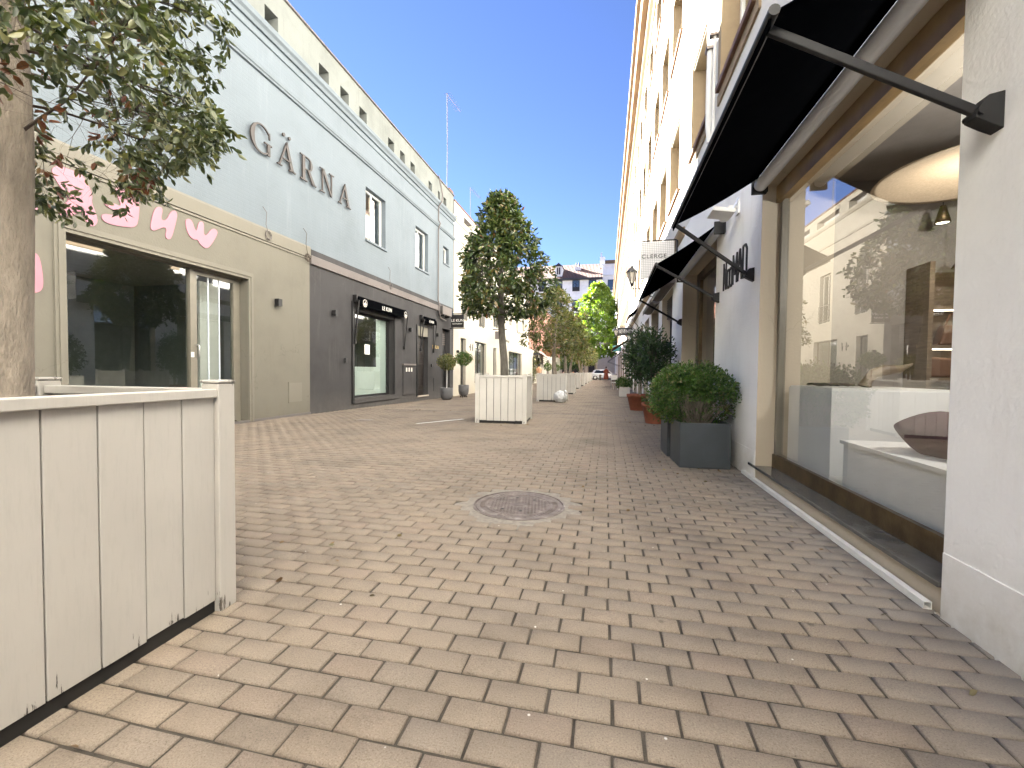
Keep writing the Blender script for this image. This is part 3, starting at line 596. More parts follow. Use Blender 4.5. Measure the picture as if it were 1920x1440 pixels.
def wallitem(name, x, y, z, lab, cat, group=None):
    return empty(name, (x, y, z), label=lab, cat=cat, group=group)
def put(mb, name, parent, **k):      # mesh given in world coords, parented to an unrotated empty
    o = mb.build(name, origin=parent.location, **k); o.parent = parent; o.location = (0, 0, 0); return o
# things fixed to the left walls
def sconce(y, z, lab, w=.1):
    t = wallitem('wall_lamp', XL, y, z, lab, 'wall lamp', 'black box wall lamps on the left facades')
    put(MB().box(XL - .005, XL + .02, y - .03, y + .03, z - .05, z + .05, 'black'), 'back_plate', t)
    put(MB().box(XL + .02, XL + .12, y - w / 2, y + w / 2, z - w * .7, z + w * .7, 'black'), 'lamp_body', t, bevel=.004)
sconce(7.91, 2.46, 'black box wall lamp on the olive grey wall right of the glazed shop door', .11)
sconce(9.86, 2.50, 'black box wall lamp on the charcoal wall near the olive grey corner')
sconce(14.25, 2.49, 'black box wall lamp between the two restaurant awnings')
sconce(16.76, 2.52, 'black box wall lamp above the gold lettering')
sconce(19.25, 1.95, 'small dark box wall lamp on the cream wall beside the blue building', .09)
def bell(y, z, lab):
    MB().box(XL - .005, XL + .05, y - .04, y + .04, z - .06, z + .06, 'dark').build('door_bell', origin=(XL, y, z), bevel=.006, label=lab, cat='door bell')
bell(10.4, 1.3, 'small dark bell box on the charcoal wall left of the restaurant window'); bell(16.25, 1.25, 'small dark bell box right of the slatted door')

# GAERNA lettering: serif strokes cut as polygons, raised off the wall
def letters_garna():
    root = empty('facade_lettering', (XL, 7.2, 5.4), label='large brown grey serif letters reading GÄRNA on the pale blue wall', cat='sign')
    H = .56
    def out(polys, y, name):
        b = MB()
        for pl in polys: b.prism([(y + p[0], 5.40 + p[1]) for p in pl], lambda p: (XL + .02, p[0], p[1]), lambda p: (XL + .055, p[0], p[1]), 'bronze')
        put(b, name, root)
    def bar_(x0, x1, y0, y1): return [(x0, y0), (x1, y0), (x1, y1), (x0, y1)]
    # G
    pl = []; n = 22
    a0, a1 = rad(38), rad(322)
    def oc(a): return (.28 + .27 * math.cos(a), .28 + .29 * math.sin(a))
    def ic(a): return (.28 + .245 * math.cos(a) + .018, .28 + .265 * math.sin(a))
    def ic(a):
        t = .022 + .07 * max(0, -math.cos(a)) ** 1.2 if math.cos(a) < 0 else .022
        return (.28 + (.27 - t) * math.cos(a), .28 + (.29 - .028) * math.sin(a))
    for k in range(n):
        u, v = a0 + (a1 - a0) * k / n, a0 + (a1 - a0) * (k + 1) / n; pl.append([oc(u), oc(v), ic(v), ic(u)])
    pl += [bar_(.44, .51, .02, .24), bar_(.36, .56, .235, .262), [(.492, .36), (.515, .36), (.505, .5), (.478, .475)]]
    out(pl, 7.22, 'letter_g')
    def Aa(dots):
        pl = [[(.04, 0), (.075, 0), (.285, .52), (.265, .56)], [(.40, 0), (.49, 0), (.29, .58), (.245, .50)], bar_(.13, .40, .17, .195), bar_(0, .14, -.004, .02), bar_(.34, .55, -.004, .02)]
        if dots:
            for cx in (.19, .36): pl.append([(cx + .036 * math.cos(t * PI / 6), .69 + .036 * math.sin(t * PI / 6)) for t in range(12)])
        return pl
    out(Aa(True), 7.93, 'letter_a_umlaut')
    pl = [bar_(.07, .155, .02, .54), bar_(0, .23, -.004, .02), bar_(0, .2, .54, .562)]
    for k in range(12):
        u, v = -PI / 2 + PI * k / 12, -PI / 2 + PI * (k + 1) / 12
        f = lambda a, t: (.26 + (.15 - t * max(.3, math.cos(a))) * math.cos(a), .41 + (.15 - t * .35) * math.sin(a))
        pl.append([f(u, 0), f(v, 0), f(v, .075), f(u, .075)])
    pl += [bar_(.155, .26, .536, .562), bar_(.155, .26, .26, .285), [(.24, .27), (.32, .27), (.50, .02), (.41, .0)], bar_(.40, .55, -.004, .022)]
    out(pl, 8.63, 'letter_r')
    out([bar_(.07, .10, .02, .54), bar_(.42, .45, .0, .54), [(.05, .56), (.15, .56), (.45, .0), (.41, .0)], bar_(0, .17, -.004, .02), bar_(.35, .53, .54, .562), bar_(-.01, .1, .54, .562)], 9.33, 'letter_n')
    out(Aa(False), 10.06, 'letter_a')
letters_garna()
# pale pink cut-out letters on the olive grey wall (outlines in wall coordinates y,z)
def smooth(poly, it=2):
    for _ in range(it):
        q = []
        for i in range(len(poly)):
            a, b = poly[i], poly[(i + 1) % len(poly)]
            q += [(a[0] * .75 + b[0] * .25, a[1] * .75 + b[1] * .25), (a[0] * .25 + b[0] * .75, a[1] * .25 + b[1] * .75)]
        poly = q
    return poly
PINK = [[(5.89,3.488),(5.938,3.557),(6.017,3.545),(6.064,3.412),(6.103,3.394),(6.131,3.554),(6.198,3.598),(6.238,3.559),(6.229,3.373),(6.28,3.373),(6.387,3.531),(6.483,3.546),(6.511,3.476),(6.347,3.191),(6.26,3.142),(6.159,3.184),(6.111,3.261),(6.045,3.226),(5.941,3.284)],[(5.323,3.206),(5.38,3.464),(5.428,3.555),(5.502,3.583),(5.524,3.53),(5.488,3.379),(5.572,3.388),(5.652,3.562),(5.711,3.612),(5.764,3.574),(5.738,3.422),(5.661,3.14),(5.602,3.1),(5.555,3.136),(5.582,3.257),(5.548,3.288),(5.442,3.212),(5.368,3.164)],[(4.665,3.145),(4.705,3.196),(4.816,3.211),(4.931,3.239),(4.909,3.281),(4.772,3.295),(4.703,3.33),(4.73,3.382),(4.819,3.386),(4.938,3.368),(4.877,3.51),(4.84,3.615),(4.961,3.65),(5.13,3.61),(5.178,3.497),(5.162,3.28),(5.123,3.133),(4.953,3.093),(4.814,3.073),(4.703,3.08)],[(4.189,3.035),(4.241,3.144),(4.318,3.237),(4.225,3.341),(4.116,3.517),(4.175,3.616),(4.325,3.669),(4.422,3.655),(4.52,3.534),(4.574,3.389),(4.557,3.287),(4.608,3.161),(4.631,3.049),(4.573,2.964),(4.511,2.984),(4.472,3.066),(4.433,3.134),(4.373,3.066),(4.275,2.986),(4.206,2.984)],[(3.843,3.205),(3.925,3.218),(3.983,3.155),(4.052,3.183),(4.024,3.062),(3.953,2.896),(3.906,2.868),(3.838,2.929)],[(3.828,2.355),(3.912,2.448),(3.97,2.446),(4.003,2.367),(4.029,2.076),(3.997,1.982),(3.92,1.948),(3.837,1.953)]]
pk = empty('pink_lettering', (XL, 4.9, 3.2), label='pale pink hand cut letters on the olive grey wall above the shop window', cat='sign')
for pl in PINK: put(MB().prism(smooth(pl), lambda p: (XL + .004, p[0], p[1]), lambda p: (XL + .016, p[0], p[1]), 'pinkpaint'), 'letter', pk)

# restaurant awnings (folded) and lettering
def folded_awning(y0, y1, z0, z1, lab, badges):
    t = wallitem('folded_awning', XL, y0, z1, lab, 'awning', 'folded black restaurant awnings')
    put(MB().prof_y([(XL, z1), (XL + .10, z1 + .01), (XL + .17, z1 - .07), (XL + .19, z0), (XL + .175, z0), (XL + .14, z1 - .1), (XL + .02, z1 - .06)], y0, y1, 'blackcloth'), 'valance', t)
    put(MB().tube([(XL + .07, y0, z1 - .07), (XL + .07, y1, z1 - .07)], .045, 'black'), 'roller', t)
    for yy in (y0 - .03, y1 + .03):
        put(MB().box(XL - .005, XL + .12, yy - .03, yy + .03, z1 - .16, z1 + .03, 'black').bar((XL + .17, yy, z1 - .12), (XL + .05, yy, z1 - 1.25), .03, .03, 'black').bar((XL + .03, yy, z1 - .1), (XL + .03, yy, z1 - 1.3), .025, .02, 'black').box(XL, XL + .08, yy - .03, yy + .03, z1 - 1.33, z1 - 1.22, 'black'), 'folding_arm', t)
    yc = (y0 + y1) / 2
    s_ = text('valance_lettering', 'LE KUN', 'whiteletter', .17 if badges else .13, (0, 0, 0), RL, extrude=.002, space=1.05)
    s_.parent = t; s_.location = (.205, yc - y0, (z0 + z1) / 2 - z1 - .08)
    if badges:
        for yy in (y0 + .24, y1 - .2):
            bb_ = MB(); R1 = .11
            for k in range(20):
                a, c = 2 * PI * k / 20, 2 * PI * (k + 1) / 20
                bb_.add([(XL + .2, yy + R1 * math.cos(a), (z0 + z1) / 2 - .03 + R1 * math.sin(a)), (XL + .2, yy + R1 * math.cos(c), (z0 + z1) / 2 - .03 + R1 * math.sin(c)), (XL + .2, yy + (R1 - .02) * math.cos(c), (z0 + z1) / 2 - .03 + (R1 - .02) * math.sin(c)), (XL + .2, yy + (R1 - .02) * math.cos(a), (z0 + z1) / 2 - .03 + (R1 - .02) * math.sin(a))], [(0, 1, 2, 3)], 'offwhite')
            zc = (z0 + z1) / 2 - .04
            for pts in ([(-.06, -.03), (.06, -.03), (.065, .01), (-.02, .03), (-.05, .0)], [(-.05, -.05), (.05, -.05), (.045, -.035), (-.045, -.035)], [(-.01, .035), (.02, .03), (.03, .06), (.0, .065)]):
                bb_.add([(XL + .201, yy + p[0], zc + p[1]) for p in pts], [tuple(range(len(pts)))], 'offwhite')
            put(bb_, 'round_emblem', t)
folded_awning(10.82, 13.78, 2.82, 3.1, 'long folded black awning over the frosted restaurant window', True)
folded_awning(15.2, 16.38, 2.86, 3.1, 'short folded black awning over the slatted door', False)
g_ = text('gold_lettering', 'LE KUN', 'gold', .2, (XL + .006, 16.68, 1.95), RL, extrude=.004, label='small gold letters reading LE KUN on the charcoal wall', cat='sign')
# AC unit, drain pipe, hanging sign
t = wallitem('air_conditioner', XL, 17.6, 3.6, 'boxy grey air conditioner on the corner of the restaurant above the hanging sign', 'air conditioner')
put(MB().box(XL + .02, XL + .22, 16.95, 18.0, 3.40, 3.76, 'charband'), 'housing', t, bevel=.02)
b = MB()
for k in range(7): b.box(XL + .05, XL + .19, 16.935, 16.95, 3.44 + k * .042, 3.46 + k * .042, 'dark')
put(b, 'grille', t); put(MB().box(XL, XL + .2, 17.15, 17.2, 3.34, 3.40, 'dark').box(XL, XL + .2, 17.75, 17.8, 3.34, 3.40, 'dark'), 'bracket', t)
b = MB().tube([(XL + .05, 16.83, 9.05), (XL + .22, 16.83, 8.25), (XL + .2, 16.83, 8.0), (XL + .05, 16.83, 7.8), (XL + .05, 16.83, 7.25), (XL + .13, 16.83, 7.1), (XL + .05, 16.83, 6.9), (XL + .05, 16.83, 3.95), (XL + .11, 16.83, 3.8), (XL + .1, 16.83, 3.45), (XL + .1, 17.0, 3.25), (XL + .1, 17.6, 3.2)], .026, 'charband')
b.build('drain_pipe', origin=(XL, 16.83, 3.2), label='thin grey drain pipe running down the pale blue wall', cat='pipe')
t = wallitem('hanging_sign', XL, 18.34, 3.5, 'black hanging sign reading LE KUN on a bracket beside the air conditioner', 'sign')
put(MB().box(XL, -6.2, 18.32, 18.36, 3.57, 3.61, 'black').box(XL, -6.2, 18.32, 18.36, 2.93, 2.96, 'black'), 'bracket', t)
put(MB().box(-6.84, -6.24, 18.325, 18.355, 2.98, 3.55, 'black'), 'board', t)
for body, sz, z in (('LE KUN', .17, 3.24), ('RESTAURANT', .075, 3.12)):
    s_ = text('sign_lettering', body, 'whiteletter', sz, (0, 0, 0), RF, extrude=.003); s_.parent = t; s_.location = (-6.54 - XL, 18.322 - 18.34, z - 3.5)
# loose cable coils on the blue wall
for (y, z0, z1, lab) in ((7.55, 4.35, 3.75, 'looped grey cable hanging above the olive grey coping'), (8.75, 4.3, 3.6, 'tangled brown cable at the corner where olive grey meets charcoal'), (12.7, 4.35, 3.7, 'thin cable hanging above the charcoal band')):
    pts = [(XL + .02, y, z0), (XL + .06, y + .06, z0 - .1), (XL + .05, y + .05, z0 - .35), (XL + .06, y + .1, z1 + .1)]
    for k in range(24): pts.append((XL + .06 + .02 * math.sin(k), y + .1 + .07 * math.cos(k * .8) + random.uniform(-.02, .02), z1 + .05 + .09 * math.sin(k * .8)))
    MB().tube(pts, .006, 'twig' if y == 8.75 else 'charband', 5).build('cable', origin=(XL, y, z1), label=lab, cat='cable')

# antennas on the roofs
def antenna(x, y, z0, z1, lab, arm=1.6):
    t = empty('roof_antenna', (x, y, z0), label=lab, cat='antenna')
    put(MB().tube([(x, y, z0), (x + .03, y, (z0 + z1) / 2), (x, y, z1)], .018, 'charband', 6), 'mast', t)
    b = MB().tube([(x, y - .1, z1 - .06), (x + .1, y + arm, z1 + .05)], .012, 'charband', 5)
    for k in range(9): yy = y - .05 + arm * k / 8.5; b.tube([(x - .16, yy, z1 - .05 + .1 * k / 9), (x + .22, yy, z1 - .05 + .1 * k / 9)], .006, 'charband', 4)
    put(b, 'aerial', t)
antenna(-7.5, 19.4, 8.8, 14.05, 'tall thin roof antenna above the corner of the pale blue building')
antenna(-9.0, 27.6, 8.6, 13.2, 'pale distant roof antenna above the cream building', 2.0)

# ------------------------------------------------------------------ cream building
CB = empty('cream_building', (XL, 28, 0), label='cream two storey building with tall windows between the blue and the salmon facades', cat='building')
def cb(mb, name, parent=None):
    o = mb.build(name, origin=(XL, 28, 0)); o.parent = parent or CB; o.location = (0, 0, 0); return o
gf = [(19.8, 20.62, -.1, 2.65), (22.13, 24.38, .4, 2.64), (25.97, 26.77, -.1, 2.52), (28.3, 29.2, -.1, 2.5), (30.28, 35.18, -.1, 2.5)]
uf = [(19.9, 20.75, 3.55, 5.75), (22.88, 23.9, 3.5, 5.8), (25.95, 27.05, 3.8, 5.8), (30.2, 31.25, 4.4, 5.8), (32.85, 33.5, 4.2, 5.8), (35.15, 36.3, 4.4, 5.8)]
pf = [(20.2, 21.5, 8.22, 8.56), (22.3, 24.4, 8.22, 8.56), (25.2, 27.3, 8.22, 8.56), (28.1, 30.2, 8.22, 8.56), (31, 33.1, 8.22, 8.56), (33.9, 36, 8.22, 8.56)]
b = MB().wall(XL, 18.8, 38.3, -.4, 8.8, gf + uf + pf, -.3, 'cream')
b.add([(XL, 38.3, -.4), (-16, 38.3, -.4), (-16, 38.3, 8.8), (XL, 38.3, 8.8)], [(0, 1, 2, 3)], 'cream').box(-16, XL - .01, 18.85, 38.25, 8.55, 8.7, 'charband')
b.wall(XL - .31, 18.8, 38.3, 8, 8.6, [], -.1, 'farwall'); cb(b, 'wall')
cb(MB().box(XL - .3, XL + .04, 18.8, 38.34, 8.8, 8.86, 'tile').prof_y([(XL, 7.95), (XL + .05, 7.96), (XL + .12, 8.05), (XL + .13, 8.12), (XL, 8.14)], 18.82, 38.34, 'cream').prof_y([(XL, 7.05), (XL + .04, 7.06), (XL + .07, 7.15), (XL, 7.18)], 18.82, 38.34, 'cream').box(-7.5, -7.2, 19.0, 19.5, 8.86, 9.5, 'tile'), 'cornice')
def simple_window(fn, a, c, z0, z1, frame='offwhite', rail=False, xf=-.2, sgn=1, name='window', mull=1, XX=XL, gl='gl_dark'):
    x = XX + xf; t = .05; e = .04 * sgn; lo, hi = sorted((x, x + e))
    w = MB().box(lo, hi, a, a + t, z0, z1, frame).box(lo, hi, c - t, c, z0, z1, frame).box(lo, hi, a + t, c - t, z0, z0 + t, frame).box(lo, hi, a + t, c - t, z1 - t, z1, frame)
    for k in range(mull): yy = a + (c - a) * (k + 1) / (mull + 1); w.box(lo, hi, yy - .025, yy + .025, z0 + t, z1 - t, frame)
    wo = fn(w, name)
    xg = x + .012 * sgn; xb = x - .45 * sgn; lo, hi = sorted((xb, xb - .02 * sgn))
    fn(MB().add([(xg, a, z0), (xg, c, z0), (xg, c, z1), (xg, a, z1)], [(0, 1, 2, 3)], gl), 'pane', wo)
    fn(MB().box(lo, hi, a - .2, c + .2, z0 - .1, z1 + .1, 'roomdark').box(min(x - .02 * sgn, xb), max(x - .02 * sgn, xb), a - .03, a - .01, z0, z1, 'roomdark').box(min(x - .02 * sgn, xb), max(x - .02 * sgn, xb), c + .01, c + .03, z0, z1, 'roomdark'), 'window_recess', wo)
    if rail:
        r = MB().box(XX + .02, XX + .045, a, c, z0 + .8, z0 + .83, 'black').box(XX + .02, XX + .045, a, c, z0 + .06, z0 + .09, 'black')
        k = a + .03
        while k < c: r.box(XX + .026, XX + .038, k, k + .014, z0 + .09, z0 + .8, 'black'); k += .11
        fn(r, 'railing', wo)
    return wo
for i, (a, c, z0, z1) in enumerate(gf): simple_window(cb, a, c, z0, z1, 'black' if i in (1, 4) else 'dark', name='window' if i in (1, 4) else 'door', mull=(0, 1, 0, 0, 3)[i])
for a, c, z0, z1 in uf: simple_window(cb, a, c, z0, z1, 'offwhite', rail=z0 < 3.9, mull=1)
t = wallitem('hanging_sign', XL, 25.8, 3.5, 'grey square hanging sign on a long pole on the cream facade behind the magnolia trunk', 'sign')
put(MB().tube([(XL, 25.8, 3.62), (-6.0, 25.8, 3.62)], .025, 'dark'), 'pole', t); put(MB().box(-6.75, -6.12, 25.78, 25.82, 3.02, 3.5, 'charband'), 'board', t)
s_ = text('sign_lettering', 'Z', 'whiteletter', .26, (0, 0, 0), RF); s_.parent = t; s_.location = (.47, -.025, -.36)
def marks(y, z, n, h, w, mat, lab, slope=0.):
    t = empty('wall_lettering', (XL, y, z), label=lab, cat='sign'); r_ = random.Random(int(y * 10))
    for k in range(n):
        b = MB(); yy = y + k * w * 1.35; zz = z + slope * k
        for q in range(2 + r_.randrange(2)):
            a, c = r_.uniform(0, w), r_.uniform(0, w); b.bar((XL + .01, yy + a, zz + r_.choice((0, 0, h * .4))), (XL + .012, yy + c, zz + h * r_.choice((1, 1, .6))), .02, w * .2, mat)
        put(b, 'letter', t)
marks(21.15, 2.1, 2, .34, .26, 'bronze', 'two small brown script letters on the cream wall beside the first shop window')
marks(29.2, 3.05, 5, .22, .18, 'bronze', 'small brown lettering in short lines above the openings on the cream wall')
marks(33.0, 4.05, 8, .22, .26, 'charband', 'faint grey lettering on the cream wall under its last upper windows', -.01)

# ------------------------------------------------------------------ salmon building
PB = empty('salmon_building', (XL, 52, 0), label='salmon pink building with a white ground floor beyond the cream building', cat='building')
def pb(mb, name, parent=None):
    o = mb.build(name, origin=(XL, 52, 0)); o.parent = parent or PB; o.location = (0, 0, 0); return o
pg = [(40.6, 41.8, -.1, 2.5), (43.6, 45.2, -.1, 2.5), (50.5, 53.0, .3, 2.4), (55.5, 57.5, .3, 2.4), (60, 62, -.1, 2.4)]
pu = [(40.5, 41.6, 4.2, 5.9), (44.5, 45.6, 4.2, 5.9), (48.5, 49.6, 4.2, 5.9), (52.5, 53.6, 4.2, 5.9), (56.5, 57.6, 4.2, 5.9)]
b = MB().wall(XL, 38.3, 65.9, 3.1, 7.9, pu, -.25, 'pink').wall(XL + .003, 38.3, 65.9, -.4, 3.1, pg, -.25, 'cream')
b.add([(XL, 65.9, -.4), (-16, 65.9, -.4), (-16, 65.9, 7.9), (XL, 65.9, 7.9)], [(0, 1, 2, 3)], 'pink').box(-16, XL + .1, 38.3, 65.9, 7.9, 8.0, 'tile'); pb(b, 'wall')
for a, c, z0, z1 in pg: simple_window(pb, a, c, z0, z1, 'dark', name='window' if z0 > 0 else 'door')
for a, c, z0, z1 in pu: simple_window(pb, a, c, z0, z1, 'offwhite')
def slope_awning(x_w, x_f, y0, y1, zt, zf, mat, lab, group=None):
    t = empty('shop_awning', (x_w, y0, zt), label=lab, cat='awning', group=group); s_ = 1 if x_f > x_w else -1
    put(MB().prism([(x_w, zt), (x_f, zf), (x_f, zf - .02), (x_w, zt - .02)], lambda p: (p[0], y0, p[1]), lambda p: (p[0], y1, p[1]), mat).box(min(x_f, x_f + .012 * s_), max(x_f, x_f + .012 * s_), y0, y1, zf - .2, zf, mat), 'canopy', t)
    for yy in (y0 + .04, y1 - .04): put(MB().bar((x_f, yy, zf - .02), (x_w, yy, zf - .5), .03, .03, 'dark'), 'arm', t)
slope_awning(XL, -5.7, 41.5, 44.0, 3.25, 2.45, 'stripeawn', 'grey and pink slanted awning over the plant framed door of the salmon building')
slope_awning(XL, -5.9, 45.0, 48.0, 3.2, 2.3, 'stripeawn', 'second slanted awning on the salmon building beside the dark square sign')
t = wallitem('hanging_sign', XL, 47, 3.1, 'dark square sign projecting from the salmon building above the awnings', 'sign')
put(MB().box(-6.9, -5.7, 46.98, 47.02, 2.7, 3.35, 'brownawn'), 'board', t); put(MB().box(XL, -5.6, 46.97, 47.03, 3.36, 3.4, 'black'), 'bracket', t)
t = wallitem('hanging_sign', XL, 39.2, 3.0, 'small dark scroll sign hanging where cream meets salmon', 'sign')
put(MB().box(-6.6, -5.95, 39.18, 39.22, 2.55, 2.8, 'dark'), 'board', t); put(MB().bar((XL, 39.2, 3.25), (-6.3, 39.2, 2.85), .05, .05, 'dark'), 'bracket', t)

# ------------------------------------------------------------------ right: tall white building
RB = empty('white_building', (XR, 20, 0), label='tall white building with rows of beige framed windows above black shop awnings', cat='building')
def rb(mb, name, parent=None, **k):
    o = mb.build(name, origin=(XR, 20, 0), **k); o.parent = parent or RB; o.location = (0, 0, 0); return o
YE = 76.
wy = [1.2, 3.4, 5.6, 7.62, 10.3, 12.3, 14.3] + [14.3 + 2.25 * k for k in range(1, 27)]
rows = [(4.88, 6.4), (8.13, 9.7), (11.5, 13.0)]
uh = [(y - .68, y + .68, z0, z1) for y in wy for z0, z1 in rows]
shops = [(2.2, 4.6, .0, 2.85, .62), (6.35, 9.0, .0, 2.95, .45), (10.35, 12.2, .0, 3.0, .3), (13.0, 15.0, -.05, 3.0, .3), (15.8, 17.6, -.05, 3.0, .3), (18.3, 20.6, -.05, 3.0, .3), (21.4, 23.6, -.05, 3., .3), (24.6, 27., -.05, 3., .3), (28, 31, -.05, 3., .3), (32.5, 35, -.05, 3., .3), (36.5, 40, -.05, 3., .3), (42, 45, -.05, 3., .3), (47, 50, -.05, 3., .3), (52, 56, -.05, 3., .3)]
b = MB().wall(XR, -9., YE, -.4, 3.82, [], .3, 'white') if False else MB()
b.wall(XR, -9., YE, -.4, 3.82, shops, .3, 'white', 'jamb'); b.wall(XR, -9., YE, 3.82, 13.6, uh, .3, 'whiteup', 'surround')
b.add([(XR, YE, -.4), (14, YE, -.4), (14, YE, 13.6), (XR, YE, 13.6)], [(0, 1, 2, 3)], 'whiteup').add([(XR, -9, -.4), (14, -9, -.4), (14, -9, 13.6), (XR, -9, 13.6)], [(0, 1, 2, 3)], 'whiteup')
rb(b, 'wall')
rb(MB().box(XR - .006, XR, -1.2, 2.195, -.05, .285, 'white').box(XR - .006, XR, 4.62, 6.34, -.05, .285, 'white'), 'plinth')
rb(MB().prof_y([(XR, 3.70), (XR - .03, 3.71), (XR - .05, 3.76), (XR - .09, 3.79), (XR - .10, 3.86), (XR, 3.88)], 8.9, YE, 'surround'), 'cornice')
rb(MB().prof_y([(XR, 13.25), (XR - .06, 13.27), (XR - .09, 13.42), (XR - .2, 13.5), (XR - .24, 13.62), (XR - .42, 13.68), (XR - .48, 13.82), (XR - .60, 13.88), (XR - .62, 14.0), (XR, 14.05)], -9, YE + .3, 'eaves'), 'eaves')
rb(MB().add([(XR - .6, -9, 14.0), (XR - .6, YE + .3, 14.0), (8, YE + .3, 17.2), (8, -9, 17.2)], [(0, 1, 2, 3)], 'rooftile').add([(8, -9, 17.2), (8, YE + .3, 17.2), (15, YE + .3, 13.6), (15, -9, 13.6)], [(0, 1, 2, 3)], 'rooftile').box(1.6, 13.9, -8.9, YE - .2, 13.6, 13.7, 'roomdark'), 'roof')
# one window kind shared by all openings, origin at the middle of its sill
def win_proto():
    w = .68; h = 1.54; b = MB()
    for a, c, z0, z1 in ((-w - .14, -w, -.02, h + .14), (w, w + .14, -.02, h + .14), (-w, w, h, h + .14), (-w - .14, w + .14, -.2, -.07)): b.box(-.025, .0, a, c, z0, z1, 'surround')
    x = .2; t = .06
    b.box(x, x + .05, -w, -w + t, 0, h, 'whitepaint').box(x, x + .05, w - t, w, 0, h, 'whitepaint').box(x, x + .05, -w + t, w - t, 0, t, 'whitepaint').box(x, x + .05, -w + t, w - t, h - t, h, 'whitepaint').box(x - .01, x + .04, -.04, .04, t, h - t, 'whitepaint')
    W_ = b.build('window', origin=(0, 0, 0)); 
    s_ = MB().box(-.07, .19, -w - .06, w + .06, -.07, -.001, 'tile').build('sill', W_)
    p_ = MB().add([(x + .02, -w, 0), (x + .02, w, 0), (x + .02, w, h), (x + .02, -w, h)], [(0, 1, 2, 3)], 'gl_dark').build('pane', W_); MB().box(x + .4, x + .42, -w - .1, w + .1, -.1, h + .1, 'room').build('room_backing', W_)  # same kind of backing panel, standing for the upper rooms
    return W_
wp = win_proto(); first = True
for z0, z1 in rows:
    for y in wy:
        o = wp if first else copy_tree(wp)
        first = False; o.parent = RB; o.location = (0, y - 20, z0)
# ---- nearest shop window with its bronze sill, shelf, glass and room
X = XR
sw = rb(MB().box(1.585, 1.62, 2.2, 4.6, .15, .275, 'brass').box(1.60, 1.66, 4.55, 4.6, .275, 2.70, 'framegrey').box(1.601, 1.66, 2.2, 4.55, 2.702, 2.848, 'brasslit').box(1.56, 1.60, 2.2, 4.6, 2.68, 2.835, 'brasslit').box(1.60, 1.66, 2.2, 2.25, .275, 2.70, 'framegrey'), 'shop_window', label='large bronze framed display window behind the nearest awning')
rb(MB().add([(1.625, 2.25, .275), (1.625, 4.55, .275), (1.625, 4.55, 2.70), (1.625, 2.25, 2.70)], [(0, 1, 2, 3)], 'gl_shop'), 'pane', sw)
rb(MB().box(1.425, 1.60, 2.205, 4.78, .125, .15, 'shelf'), 'sill', sw, bevel=.003)
rb(MB().box(1.452, 1.6, 2.2, 4.6, -.05, .124, 'jamb'), 'sill_base', sw)
# room
ri = rb(MB().box(1.66, 7., -.6, -.55, 0, 3.2, 'room').box(6.95, 7., -.6, 5.1, 0, 3.2, 'room').box(1.66, 7., 5.05, 5.1, 0, 3.2, 'room').box(1.66, 7., -.6, 5.1, 3.0, 3.05, 'room').box(1.66, 7., -.6, 5.1, .02, .05, 'oak').box(1.66, 1.68, -.6, 2.2, 0, 3.1, 'room').box(1.66, 1.68, 4.6, 5.1, 0, 3.1, 'room'), 'shop_interior')
b = MB().box(2.9, 2.94, 4.72, 5.04, 0.05, 2.1, 'oak').box(2.94, 5.2, 5.0, 5.045, .06, 2.05, 'oak')
for z in (1.0, 1.30, 1.66): b.box(2.94, 5.2, 4.74, 5.0, z, z + .03, 'oak')
rb(b, 'wall_shelf', ri)
M['strip'] = emit('warm_strip', (1, .85, .62), 1.0); M['spot'] = emit('warm_spot', (1, .9, .7), .5)
rb(MB().box(2.95, 5.2, 4.75, 4.765, 1.288, 1.298, 'strip').box(2.95, 5.2, 4.75, 4.765, 1.648, 1.658, 'strip'), 'light_strip', ri)
def inshop(name, x, y, z, lab, cat): return empty(name, (x, y, z), label=lab, cat=cat)
t = inshop('display_plinth', 1.9, 4.1, .05, 'tall white display block just inside the near shop window', 'display block')
put(MB().box(1.69, 2.5, 3.74, 4.53, .05, .93, 'roomwhite'), 'block', t, bevel=.004)
put(MB().box(1.695, 2.45, 3.745, 4.5, .93, .945, 'whitepaint'), 'top', t)
t = inshop('display_bench', 2.1, 3.0, .05, 'low white bench inside the near shop window with cushions on it', 'bench')
put(MB().box(1.69, 2.35, 2.0, 3.55, .05, .55, 'roomwhite'), 'block', t, bevel=.004)
put(MB().box(1.67, 2.36, 1.99, 3.56, .552, .575, 'whitepaint'), 'top', t)
def cushion(name, c, s, rz, mat, lab):
    bm = bmesh.new(); bmesh.ops.create_uvsphere(bm, u_segments=28, v_segments=18, radius=1)
    for v in bm.verts:
        x, y, z = v.co; k = 3.2
        q = (abs(x) ** k + abs(y) ** k) ** (1 / k) + 1e-6; r = math.hypot(x, y)
        f = r / q if q > 0 else 1
        w = .02 * math.sin(9 * x + 3 * z) * (1 - abs(z)) + .04 * math.sin(5 * y + 2 * x)
        v.co = (x * f * s[0], y * f * s[1], z * s[2] * (1 - .55 * max(0, min(1, r)) ** 3) * (1 + w))
    me = bpy.data.meshes.new(name); bm.to_mesh(me); bm.free(); me.materials.append(M[mat])
    for p_ in me.polygons: p_.use_smooth = True
    o = bpy.data.objects.new(name, me); COL.objects.link(o); o.location = c; o.rotation_euler = rz; return tag(o, lab, 'cushion')
cushion('cushion', (1.98, 2.98, .68), (.2, .27, .15), (.15, .12, .3), 'plum', 'plum coloured cushion on the white bench in the shop window')
cushion('cushion', (1.98, 2.52, .68), (.17, .2, .11), (-.25, .1, -.2), 'lime', 'lime green cushion beside the plum one in the shop window')
